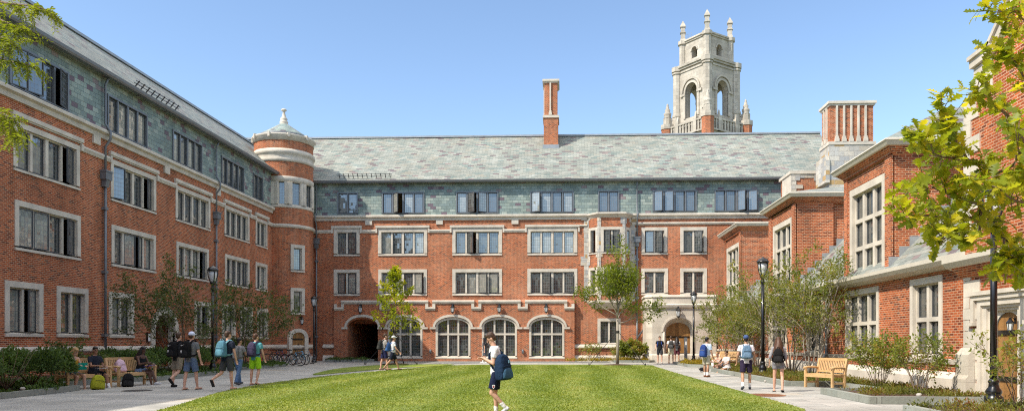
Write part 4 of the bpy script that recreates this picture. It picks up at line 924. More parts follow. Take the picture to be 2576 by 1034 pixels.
lamp(on_g(1919, 941, .1), 4.85, 'black lamp post between the man in a cap and the long-haired woman')
lamp(on_g(2500, 1014, .1), 4.8, 'near black fluted lamp post whose lantern is hidden in yellow-green oak leaves')
def bench(base, rz, label, L=1.5):
    t = thing('park_bench', label, 'bench', base, rz, 'slatted wooden benches')   # faces local -y, centred on x
    h = L / 2
    for sx in (-1, 1):
        x = sx * (h - .035)
        mb = MB(); mb.box(x - .035, x + .035, -.29, -.22, 0, .63); child(mb, 'leg', M['teak'], t)
        mb = MB(); mb.bar((x, .22, 0), (x, .22, .42), .07); mb.bar((x, .215, .40), (x, .34, .93), .07, .07); child(mb, 'leg', M['teak'], t)
        mb = MB(); mb.tube([(x, .26, .62), (x, .05, .655), (x, -.2, .65), (x, -.33, .63)], .035, 6); child(mb, 'armrest', M['teak'], t)
        mb = MB(); mb.box(x - .02, x + .02, -.24, .2, .14, .2); child(mb, 'stretcher', M['teak'], t)
    mb = MB()
    for k in range(6): y = -.28 + k * .088; mb.box(-h + .01, h - .01, y, y + .07, .425 - (.02 * abs(k - 3) == 0) * .01, .448)
    mb.box(-h + .07, h - .07, -.285, -.25, .34, .424); mb.box(-h + .07, h - .07, .19, .22, .34, .424); child(mb, 'seat', M['teak'], t)
    mb = MB(); mb.bar((-h + .05, .335, .9), (h - .05, .335, .9), .05, .09); mb.bar((-h + .05, .25, .52), (h - .05, .25, .52), .04, .06)
    n = int(L / .075)
    for k in range(n): x = -h + .09 + (L - .18) * k / (n - 1); mb.bar((x, .25, .52), (x, .33, .88), .042, .018, up=V((0, 1, 0)))
    child(mb, 'backrest', M['teak'], t); return t
B1 = bench((-15.1, 23.15, 0), math.radians(72), 'wooden bench under the girl in yellow and the boy in navy', 1.55)
B2 = bench((-14.5, 24.75, 0), math.radians(72), 'wooden bench holding a pink backpack and a girl with long black hair', 1.5)
B3 = bench((8.65, 41.3, 0), math.radians(-62), 'wooden bench in the sun behind the girl in a striped top', 1.45)
B4 = bench((8.25, 24.3, 0), math.radians(-66), 'empty wooden bench in the sun by the curved kerb, near the path', 1.25)
def lantern(fr, u, z, label, d=.0, s=1.):
    t = thing('wall_lantern', label, 'wall lamp', fr.p(u, z, d), fr.a, 'black wall lanterns')
    t.scale = (s, s, s)      # local: x along wall, -y out of the wall
    mb = MB(); mb.box(-.07, .07, -.04, 0, .3, .62); mb.tube([(0, -.03, .5), (0, -.18, .62), (0, -.26, .55), (0, -.26, .42)], .022, 6); child(mb, 'bracket', M['iron'], t)
    mb = MB(); c = (0, -.26, 0)
    mb.lathe([(.02, -.12), (.05, -.08), (.1, -.04), (.115, 0), (.1, .02)], c, 6, sm=False); mb.lathe([(.17, .34), (.17, .37), (.07, .5), (.06, .58), (.0, .62)], c, 6, sm=False)
    for k in range(6): a = 2 * PI * k / 6; mb.bar((.1 * math.cos(a), -.26 + .1 * math.sin(a), 0), (.15 * math.cos(a), -.26 + .15 * math.sin(a), .35), .018)
    child(mb, 'lantern_cage', M['iron'], t)
    mb = MB(); mb.lathe([(.09, .01), (.14, .34)], c, 6, sm=False); child(mb, 'lamp_glass', M['lampglass'], t); return t
for px, lb in ((1415, 'black wall lantern over the dark passage arch'), (1590, 'black wall lantern behind the conical young oak'), (1772, 'black wall lantern over the second arched window from the oak, between two label drops'), (1952.5, 'black wall lantern over the arched window behind the man with the phone'), (2134, 'black wall lantern over the last arched window before the locust tree')):
    lantern(CF, cx(px), 3.72, lb, AD)
lantern(tfr(38, .02), 0, 2.78, 'black wall lantern over the small oak door of the round tower', s=.9)
lantern(PF, pcx - .1, 3.3, 'black wall lantern over the porch doors', s=1.15)
lantern(HF, RF.px(3968, 1290)[0] * .9545, 1.72, 'small white-lit wall lantern beside the oak door behind the shrub', s=.5)
o = MB(); LF.box(o, lx(577) - .14, lx(577) + .14, 1.45, 1.95, 0, .08); LF.box(o, lx(577) - .1, lx(577) + .1, 1.5, 1.85, .08, .09, 1)
tag(o.build('wall_sign', [M['iron'], M['white']]), 'small white and black plate beside the arched brick doorway', 'sign')
o = MB(); o.box(-.1, .1, -.1, .1, 0, 1.75); o.box(-.08, .08, -.085, .085, 1.75, 1.78); o.box(-.05, .05, -.105, -.1, 1.25, 1.5, 1)
ob = o.build('bollard', [M['lead'], M['white']]); ob.location = on_g(1725, 911.5); tag(ob, 'square grey entry post standing before the porch doors', 'bollard')
def manhole(u, v, r, m, label):
    mb = MB(); mb.lathe([(r, .006), (r * .97, .012), (r * .9, .012), (r * .89, .008), (0, .008)], (0, 0, 0), 40, sm=False); 
    for k in range(-4, 5): w = math.sqrt(max(0, .72 - (k * .19) ** 2)) * r; mb.box(-w, w, k * .17 * r - .02, k * .17 * r + .02, .008, .014)
    o = mb.build('manhole_cover', m); o.location = on_g(u, v); tag(o, label, 'manhole cover')
manhole(1924, 993.5, .56, flat('rusty_iron', (.22, .10, .05), .8, var=.3, scale=6), 'round rusty manhole cover in the sunlit path')
manhole(345, 982, .42, flat('dark_cast_iron', (.07, .065, .06), .7, var=.3, scale=6), 'round dark manhole cover in the shaded paving')
def path_light(p, label, sc_=.75):
    mb = MB(); mb.lathe([(.03, 0), (.03, .06), (.08, .07), (.09, .13), (.06, .17), (0, .18)], (0, 0, 0), 14); o = mb.build('ground_light', M['stone_lamp']); o.location = p; o.scale = (sc_,) * 3; tag(o, label, 'ground light')
path_light(on_g(57, 985, .1), 'small pale ground light at the edge of the front shrub bed'); path_light(on_g(2312, 1002, .1), 'small pale ground light in the heather bed'); path_light(on_g(1925, 962, .1), 'small pale ground light behind the curved kerb', .5)
for px in (1685, 2043):
    mb = MB(); CF.box(mb, cx(px) - .07, cx(px) + .07, .62, .86, AD, AD + .16); mb.tube([CF.p(cx(px), .6, AD + .1), CF.p(cx(px), .9, AD + .1)], .07, 8)
    tag(mb.build('wall_spotlight', M['lead']), 'small dark floodlight on the brick pier %s' % ('left of the phone user' if px < 1800 else 'between the arches right of the phone user'), 'light')
# ---------------------------------------------------------------- bicycles
def bicycle(base, rz, col, label, lean=.1):
    t = thing('bicycle', label, 'bicycle', base, rz, 'bicycles parked by the tower door'); t.rotation_euler = (lean, 0, rz)
    fm = flat('bike_paint', col, .3, .1, var=0, coat=.5); R = .335
    for x in (-.52, .52):
        mb = MB(); n = 28
        for j in range(n):
            pass
        rs = [[V((x + (R + .022 * math.cos(b)) * math.cos(a), .022 * math.sin(b), R + (R + .022 * math.cos(b)) * math.sin(a) + .02)) for b in (2 * PI * q / 6 for q in range(6))] for a in (2 * PI * k / n for k in range(n + 1))]
        mb.rings(rs, 0, False); wobj = child(mb, 'wheel', M['rubber'], t)
        mb = MB(); rs = [[V((x + (R - .03 + .012 * math.cos(b)) * math.cos(a), .014 * math.sin(b), R + .02 + (R - .03 + .012 * math.cos(b)) * math.sin(a))) for b in (2 * PI * q / 4 for q in range(4))] for a in (2 * PI * k / n for k in range(n + 1))]
        mb.rings(rs, 0, False)
        for k in range(16): a = 2 * PI * k / 16; mb.bar((x, .02 * (-1) ** k, R + .02), (x + (R - .03) * math.cos(a), 0, R + .02 + (R - .03) * math.sin(a)), .004)
        mb.tube([(x, -.05, R + .02), (x, .05, R + .02)], .02, 8); o = child(mb, 'rim', M['chrome'], wobj)
    Z = R + .02; bb = (-.08, 0, .30); st = (-.22, 0, .80); hd = (.32, 0, .86); hb = (.36, 0, .72); rw_ = (-.52, 0, Z); fw_ = (.52, 0, Z)
    mb = MB(); mb.tube([bb, st], .019, 8); mb.tube([(-.2, 0, .74), hd], .019, 8); mb.tube([bb, hb], .022, 8); mb.tube([hd, hb], .022, 8)
    for s in (-.05, .05):
        mb.tube([bb, (-.3, s, .33), (-.52, s, Z)], .011, 6); mb.tube([(-.2, 0, .74), (-.26, s, .7), (-.52, s, Z)], .01, 6); mb.tube([hb, (.38, s, .66), (.52, s, Z)], .014, 6)
    child(mb, 'frame', fm, t)
    mb = MB(); mb.tube([hd, (.29, 0, .98)], .016, 8); mb.tube([(.2, -.3, 1.0), (.3, -.22, 1.0), (.33, 0, .98), (.3, .22, 1.0), (.2, .3, 1.0)], .013, 6); child(mb, 'handlebar', M['iron'], t)
    mb = MB(); mb.tube([st, (-.25, 0, .92)], .014, 6); mb.rings([[V((x, y * w, .93 + h)) for y, h in ((-.07, .0), (-.05, .045), (.05, .045), (.07, 0), (0, -.02))] for x, w in ((-.4, .9), (-.36, 1.15), (-.25, .9), (-.12, .35), (-.09, .15))]); child(mb, 'saddle', M['rubber'], t)
    mb = MB(); mb.lathe([(.09, -.004), (.09, .004)], (0, 0, 0), 20)
    mb.v = [V((p.x - .08, p.z - .04, p.y + .30)) for p in mb.v]; mb.bar((-.08, -.07, .30), (.02, -.07, .17), .02); mb.bar((-.08, .07, .30), (-.18, .07, .43), .02); mb.box(-.03, .06, -.14, -.07, .16, .18); mb.box(-.22, -.13, .07, .14, .42, .44)
    child(mb, 'crankset', M['chrome'], t); return t
for (u, v, rz, col, lb, ln) in ((752, 917, 20, (.12, .45, .72), 'light blue bicycle nearest the lamp post', .06), (735, 920, 8, (.04, .04, .05), 'black bicycle with silver rims tilted towards the path', -.12), (718, 918.5, 14, (.35, .05, .03), 'red bicycle in the middle of the parked row', .1), (704, 917, 25, (.05, .04, .16), 'dark purple bicycle close to the shrubs', .12), (692, 916, 10, (.02, .02, .022), 'dark bicycle against the shrubs at the outer end of the row', .1), (768, 914.5, 16, (.3, .32, .34), 'grey bicycle behind the light blue one', .08)):
    bicycle(on_g(u, v, .02), math.radians(-rz), col, lb, ln)
# ================================================================= plants
def unit_rand(rg, n): a = rg.normal(size=(n, 3)); return a / np.linalg.norm(a, axis=1)[:, None]
def leaves(name, anchors, dirs, m, parent, rg, size, width=.5, spread=.06, flat_=.35, fold=.15, jit=.35):
    """one bent four-cornered leaf per anchor"""
    P = np.asarray(anchors, float); D = np.asarray(dirs, float); n = len(P)
    P = P + rg.normal(size=(n, 3)) * spread
    d = D + unit_rand(rg, n) * .9; d[:, 2] -= .15; d /= np.linalg.norm(d, axis=1)[:, None]
    up = np.array([0, 0, 1.]) + unit_rand(rg, n) * (1 - flat_) * 1.2; s = np.cross(d, up); s /= np.linalg.norm(s, axis=1)[:, None] + 1e-9; nn = np.cross(s, d)
    L = size * (1 + jit * rg.uniform(-1, 1, n))[:, None]; W = L * width * .5
    v = np.stack([P, P + d * L * .5 + s * W + nn * L * fold * .5, P + d * L - nn * L * fold, P + d * L * .5 - s * W + nn * L * fold * .5], 1).reshape(-1, 3)
    f = np.arange(n * 4).reshape(n, 4); cl = rg.uniform(0, 1, n) * .5 + .5 * (np.sin(P[:, 0] * 3.3 + P[:, 2] * 3.1 + np.sin(P[:, 1] * 2.7)) * .5 + .5)
    return npmesh(name, v, f, m, parent, False, np.clip(cl, 0, 1))
class Tree:
    def __init__(s, seed): s.r = random.Random(seed); s.rg = np.random.default_rng(seed); s.mb = MB(); s.A = []; s.D = []
    def rv(s): return V((s.r.gauss(0, 1), s.r.gauss(0, 1), s.r.gauss(0, 1)))
    def limb(s, p, d, L, r, lev, up=.1, wob=.16, kids=(4, 4), ang=(35, 60), ratio=.55, leafy=10, n=5, rmin=.004, start=.3):
        p = V(p); d = V(d).normalized(); pts = [p]; rad = [r]; k = n if lev else 3
        for i in range(k):
            d = (d + s.rv() * wob * .5 + V((0, 0, up * .5))).normalized(); p = p + d * (L / k); pts.append(p); rad.append(max(rmin, r * (1 - .75 * (i + 1) / k)))
        s.mb.tube(pts, rad, 6 if r > .02 else 4)
        if lev == 0:
            for q in range(leafy): t = s.r.random() ** .7 * (len(pts) - 1); i = min(int(t), len(pts) - 2); s.A.append(pts[i].lerp(pts[i + 1], t - i)); s.D.append(d)
        else:
            c = kids[min(len(kids) - 1, lev - 1)]
            for q in range(c):
                t = (start + (1 - start) * (q + s.r.random()) / c) * (len(pts) - 1); i = min(int(t), len(pts) - 2); b = pts[i].lerp(pts[i + 1], t - i)
                ax = d.cross(s.rv()).normalized(); dd = Matrix.Rotation(math.radians(s.r.uniform(*ang)), 3, ax) @ d
                s.limb(b, dd, L * ratio * (1.1 - .5 * t / (len(pts) - 1)) * s.r.uniform(.8, 1.2), rad[i] * .6, lev - 1, up, wob, kids, ang, ratio, leafy, n, rmin, .2)
            if lev >= 1: s.limb(pts[-1], d, L * ratio * .6, rad[-1], lev - 1, up, wob, kids, ang, ratio, leafy, n, rmin, .2)
        return pts
    def done(s, name, label, cat, base, bark, leaf, size, width, spread, group=None, **k):
        t = thing(name, label, cat, base, 0, group); s.mb.build('trunk' if cat == 'tree' else 'stem', bark, t, True)
        leaves('crown' if cat == 'tree' else 'foliage', [tuple(a) for a in s.A], [tuple(a) for a in s.D], leaf, t, s.rg, size, width, spread, **k); return t
def cone_tree(base, hgt, R, h0, label, leaf, seed, size=.15, nb=46, leafy=12):
    T = Tree(seed); b = V(base); T.mb.tube([b, b + V((.02, 0, hgt * .5)), b + V((0, .03, hgt * .97))], [.065, .04, .01], 8)
    for i in range(nb):
        f = (i + .5) / nb; z = h0 + (hgt - h0) * f; L = R * (1 - f) ** .75 * T.r.uniform(.65, 1.15) + .12; a = i * 2.4 + T.r.uniform(-.4, .4); e = math.radians(8 + 48 * f)
        T.limb(b + V((0, 0, z)), V((math.cos(a) * math.cos(e), math.sin(a) * math.cos(e), math.sin(e))), L, .018 * (1 - f) + .006, 1, .12, .2, (5,), (30, 60), .42, leafy, 4, .003)
    return T.done('oak_tree', label, 'tree', base, M['bark'], leaf, size, .5, .05, flat_=.3)
OKB = on_g(993, 916)
cone_tree(OKB, 6.1, 1.75, 1.75, 'slender conical young oak with yellow-green leaves before the arcade', M['leaf_oak'], 11, .21, 38, 9)
LCB = on_g(1553, 918.5); T = Tree(21); b = V(LCB)
T.mb.tube([b, b + V((.03, 0, 1.4)), b + V((0, 0, 2.9))], [.11, .09, .075], 10)
for k in range(11):
    a = 2 * PI * k / 11 * 2.37; e = math.radians(50 + 30 * T.r.random()) if k > 3 else math.radians(14 + 24 * k / 4); z = 2.4 + .12 * k if k > 3 else 2.6 + .25 * k
    T.limb(b + V((0, 0, z)), V((math.cos(a) * math.cos(e), math.sin(a) * math.cos(e), math.sin(e))), (3.3 - .16 * k) if k > 3 else 2.3, .035, 2, .10, .2, (5, 6), (22, 50), .5, 11, 5, .004)
T.limb(b + V((0, 0, 2.9)), (0, 0, 1), 3.9, .06, 2, .1, .1, (5, 9), (25, 50), .36, 10, 6, .004)
T.done('locust_tree', 'feathery green locust tree with forked trunk tied to stakes before the bay window', 'tree', LCB, M['pale_bark'], M['leaf_locust'], .2, .34, .16, flat_=.2)
def stakes(b, label, R=1.9, h=2.1):
    t = thing('tree_guys', label, 'tree stake', b)
    for a in (200, 330, 85):
        a = math.radians(a); p = V(b) + V((R * math.cos(a), R * math.sin(a), 0)); q = V(b) + V((.06 * math.cos(a), .06 * math.sin(a), h))
        mb = MB(); mb.bar(q, p, .028); mb.bar(p - V((0, 0, .02)), p + V((0, 0, .16)), .06); mb.build('guy_strap', M['rubber'], t)
    mb = MB(); mb.lathe([(.13, h - .05), (.13, h + .05)], b, 10, cap=False); mb.build('collar', M['rubber'], t)
stakes(OKB, 'black guy straps bracing the conical young oak'); stakes(LCB, 'black guy straps bracing the feathery locust tree')
for b in (OKB, LCB):
    mb = MB(); mb.lathe([(.95, .034), (.7, .06), (.2, .09), (0, .09)], (0, 0, 0), 24); o = mb.build('mulch_ring', M['mulch']); o.location = (b.x, b.y, 0); o['kind'] = 'structure'
def multistem(base, hgt, R, ns, label, leaf, bark, seed, size, leafy=6, cat='tree', name='serviceberry_tree', lev=2, kids=(4, 5), r0=.035, grp=None, width=.55, e0=(52, 84), rat=.45):
    T = Tree(seed); b = V(base)
    for k in range(ns):
        a = 2 * PI * (k + T.r.random() * .6) / ns; e = math.radians(T.r.uniform(*e0)); L = hgt * T.r.uniform(.7, .95)
        T.limb(b + V((.12 * math.cos(a), .12 * math.sin(a), 0)), V((math.cos(a) * math.cos(e), math.sin(a) * math.cos(e), math.sin(e))), L, r0 * T.r.uniform(.7, 1.1), lev, .03, .16, kids, (28, 58), rat, leafy, 7, .004, .32)
    return T.done(name, label, cat, base, bark, leaf, size, width, .07, grp)
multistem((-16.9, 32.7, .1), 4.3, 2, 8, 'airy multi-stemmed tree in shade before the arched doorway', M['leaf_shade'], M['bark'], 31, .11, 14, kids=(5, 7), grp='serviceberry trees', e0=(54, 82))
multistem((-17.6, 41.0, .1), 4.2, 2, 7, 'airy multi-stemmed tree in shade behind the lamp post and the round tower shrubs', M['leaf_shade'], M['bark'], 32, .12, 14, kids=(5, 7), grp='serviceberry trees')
for i, (x, y, h, lb) in enumerate(((10.0, 46.6, 3.7, 'sunlit multi-stemmed tree beside the porch, farthest along the dormered wing'), (9.7, 38.6, 4.5, 'sunlit multi-stemmed tree behind the bench and the seated girl'), (9.9, 33.5, 4.5, 'sunlit multi-stemmed tree behind the black lamp post'), (9.8, 30.3, 4.2, 'largest sunlit multi-stemmed tree, behind the long-haired woman'), (10.0, 43.0, 3.8, 'small sunlit multi-stemmed tree between the porch lamp post and the bench'))):
    multistem((x, y, .1), h, 2, 9, lb, M['leaf_service'], M['pale_bark'], 41 + i, .115, 12, kids=(5, 7), grp='serviceberry trees', e0=(60, 86))
def shrub(base, h, label, leaf, seed, size=.09, ns=9, leafy=7, e0=(45, 85), grp=None, name='shrub', kids=(4, 4), bark='bark', lev=1):
    return multistem(base, h, 1, ns, label, leaf, M[bark], seed, size, leafy, 'shrub', name, lev, kids, .014, grp, .55, e0, .42)
def on_bed(u, d, z=.1): q = at_d(u, 860, d); return (q.x, q.y, z)
shrub((9.35, 22.9, .1), 1.45, 'green and red-tipped shrub between the empty bench and the stone mullioned window', M['leaf_shrub'], 51, .09, 11, 10, (66, 88), lev=2, kids=(3, 5), grp='young shrubs along the sunny wall')
shrub((9.35, 20.3, .1), 1.5, 'leggy red-tipped shrub under the two-light stone window', M['leaf_shrub'], 52, .085, 10, 7, (60, 86), lev=2, kids=(3, 4), grp='young shrubs along the sunny wall')
shrub((9.2, 15.6, .1), 1.45, 'glossy green shrub beside the near lamp post, before the hall door', M['leaf_shrub'], 53, .09, 8, 5, (55, 85), lev=2, kids=(3, 4), grp='young shrubs along the sunny wall')
shrub((4.85, 55.2, .1), 1.35, 'bright green rounded shrub beside the porch and bent drainpipe', M['leaf_shrub'], 54, .16, 16, 11, (40, 88), lev=2, kids=(4, 4))
shrub((3.9, 55.6, .1), 1.0, 'small dark green shrub by the stone base between locust tree and porch', M['leaf_shrub'], 55, .14, 10, 8)
shrub((1.9, 56.3, .1), 1.3, 'small twiggy shrub at the foot of the wall below the bay window', M['leaf_shrub'], 56, .14, 10, 8)
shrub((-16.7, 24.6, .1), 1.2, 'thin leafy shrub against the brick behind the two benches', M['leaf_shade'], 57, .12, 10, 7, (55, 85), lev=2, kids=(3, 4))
def inkberry(base, w, h, label, seed, n=1500, size=.085):
    rg = np.random.default_rng(seed); r = random.Random(seed); t = thing('evergreen_shrub', label, 'shrub', base, 0, 'dark evergreen shrubs in the shaded beds'); mb = MB(); A = []; D = []
    bl = [(V((r.uniform(-.5, .5) * w, r.uniform(-.5, .5) * w, h * r.uniform(.45, .62))), r.uniform(.42, .62)) for _ in range(7)]
    for k in range(n):
        c, q = bl[k % 7]; d = unit_rand(rg, 1)[0]; d[2] = abs(d[2]) - .3
        rad = q * (.55 + .45 * r.random() ** .4) * (1 + .22 * math.sin(d[0] * 7 + k % 7) * math.sin(d[1] * 6))
        A.append((base[0] + c.x + d[0] * rad * w * .62, base[1] + c.y + d[1] * rad * w * .62, max(base[2] + .03, base[2] + c.z + d[2] * rad * h * .85))); D.append((d[0], d[1], d[2] + .5))
    for k in range(12): a = 2 * PI * k / 12; mb.tube([V(base), V(base) + V((math.cos(a) * w * .25, math.sin(a) * w * .25, h * .4)), V(base) + V((math.cos(a) * w * .45, math.sin(a) * w * .45, h * .85))], [.015, .01, .004], 4)
    mb.build('stem', M['bark'], t); leaves('foliage', A, D, M['leaf_box'], t, rg, size, .42, .03, flat_=.1); return t
ink = [((-15.3, 18.7), 1.5, 1.3, 'dark evergreen shrub cut by the picture edge, in the front bed'), ((-15.35, 20.2), 1.5, 1.35, 'dark evergreen shrub in the front bed behind the pale ground light'), ((-16.9, 19.9), 1.6, 1.3, 'dark evergreen shrub against the plinth at the rear of the front bed'), ((-15.6, 21.5), 1.3, 1.25, 'dark evergreen shrub against the arm of the bench with the girl in yellow'),
       ((-17.2, 21.9), 1.3, 1.0, 'low dark shrub behind the bench with the girl in yellow'), ((-16.6, 28.2), 1.3, 1.15, 'dark evergreen shrub just behind the girl with long black hair'), ((-16.3, 30.2), 1.5, 1.25, 'dark evergreen shrub between the benches and the two black backpacks'), ((-17.8, 29.6), 1.4, 1.2, 'dark evergreen shrub against the wall beside the arched doorway'),
       ((-16.6, 33.0), 1.5, 1.2, 'dark evergreen shrub behind the man in a white cap'), ((-17.4, 34.6), 1.3, 1.3, 'dark evergreen shrub at the foot of the lamp post'), ((-18.4, 37.4), 1.5, 1.3, 'dark evergreen shrub behind the man with the teal backpack'), ((-19.1, 43.2), 1.8, 1.8, 'loose dark shrub beside the tower, behind the man in lime shorts'), ((-18.6, 40.9), 1.6, 1.2, 'dark evergreen shrub behind the man in lime shorts and the parked bicycles')]
for i, ((x, y), w, h, lb) in enumerate(ink): inkberry((x, y, .1), w, h, lb, 70 + i, 5200 if y < 25 else 3200, .1)
# low planting nobody could count
def inside(P, x, y):
    c = False
    for i in range(len(P)):
        (x1, y1), (x2, y2) = P[i], P[i - 1]
        if (y1 > y) != (y2 > y) and x < (x2 - x1) * (y - y1) / (y2 - y1) + x1: c = not c
    return c
def ground_cover(name, poly, m, n, h, size, label, seed, clump=.18, dens=None, width=.3):
    rg = np.random.default_rng(seed); xs = [p[0] for p in poly]; ys = [p[1] for p in poly]; A = []; D = []; C = []
    while len(C) < n:
        x, y = rg.uniform(min(xs), max(xs)), rg.uniform(min(ys), max(ys))
        if inside(poly, x, y) and (dens is None or dens(x, y, rg)): C.append((x, y))
    for x, y in C:
        s = rg.uniform(.6, 1.25); k = 34; q = unit_rand(rg, k); q[:, 2] = np.abs(q[:, 2])
        A += [(x + a[0] * clump * s, y + a[1] * clump * s, .1 + a[2] * h * s * rg.random()) for a in q]; D += [(a[0], a[1], a[2] + .8) for a in q]
    o = leaves(name, A, D, m, None, rg, size, width, .02, flat_=0); tag(o, label, 'ground cover', kind='stuff'); return o
fr_ = lambda x, y, rg: math.sin(x * 2.1 + y * 1.3) + math.sin(y * 2.7 - x) + rg.uniform(-1, 1) > -.5 and 7.65 < x < 10.3 and not (22 < y < 25.6 and x < 9.2) and y > 18.3 and not (abs(y - 37.9) < .6 or 38 < y < 44 and x < 8.3)
ground_cover('heather', BEDS[4], M['heath'], 800, .15, .085, 'low green and rust heather in the sunny planting beds', 5, .22, fr_)
ground_cover('heather', BEDS[5], M['heath'], 200, .2, .085, 'heather round the foot of the near lamp post', 6, .24)
gold = [(7.3, 44.9), (9.6, 44.9), (8.7, 47.5), (7.4, 49.8)]; g2 = [(3.7, 54.4), (5.9, 54.3), (5.9, 55.2), (3.7, 55.2)]; g3 = [(7.5, 25.6), (9.3, 25.6), (9.3, 30), (7.6, 30)]
ground_cover('golden_ground_cover', gold, M['gold'], 45, .28, .13, 'golden yellow low plants below the porch lamp post', 7, .24); ground_cover('golden_ground_cover', g2, M['gold'], 34, .24, .13, 'golden yellow low plants in the bed beside the porch', 8, .22)
g4 = [(0.2, 54.5), (3.4, 54.4), (3.4, 55.0), (.2, 55.0)]
BEDS.append(g4); ground_cover('golden_ground_cover', g4, M['gold'], 34, .2, .12, 'golden yellow low plants under the locust tree', 9, .2)
for i in (0, 1, 2):
    ground_cover('ivy', BEDS[i], M['leaf_box'], (420, 220, 60)[i], .16, .11, ('low dark leaves under the evergreen shrubs', 'low dark leaves under the bicycles', 'low dark leaves at the foot of the tower wall')[i], 20 + i, .2, (lambda x, y, rg: x > -18.8 and rg.random() < .8), .6)
# mown grass: real blades over the near part of the lawn
rg = np.random.default_rng(99); P = []
K = 190000; yy = 12.5 + (46 - 12.5) * rg.random(K) ** 1.9; xx = rg.uniform(-10.8, 5.2, K)
LP = np.array(LAWN)
ins = np.zeros(K, bool)
for i in range(len(LP)):
    (x1, y1), (x2, y2) = LP[i], LP[i - 1]; c = (y1 > yy) != (y2 > yy)
    if y1 != y2: ins ^= c & (xx < (x2 - x1) * (yy - y1) / (y2 - y1 + 1e-12) + x1)
xx, yy = xx[ins], yy[ins]; n = len(xx); 
base = np.stack([xx, yy, np.full(n, .028)], 1); a = rg.uniform(0, 2 * PI, n); wd = np.stack([np.cos(a), np.sin(a), np.zeros(n)], 1) * (.006 + .0009 * yy)[:, None] * .62
pn = np.sin(xx * 1.7 + np.sin(yy * .9)) * np.sin(yy * 1.1 + np.cos(xx)); stripe = np.sin((xx + .3 * np.sin(yy * .3)) * 2 * PI / 2.1)
hh = rg.uniform(.014, .034, n) * (1 + .25 * pn); lean = np.stack([rg.normal(0, .02, n), stripe * .01 + rg.normal(0, .02, n), hh], 1)
v = np.stack([base - wd, base + wd, base + lean + wd * .2, base + lean - wd * .2], 1).reshape(-1, 3)
tint = np.clip(.45 + .22 * pn + .19 * stripe + rg.normal(0, .22, n), 0, 1)
tag(npmesh('grass', v, np.arange(n * 4).reshape(n, 4), M['blade'], None, False, tint), 'short mown grass of the courtyard lawn', 'grass', kind='stuff')
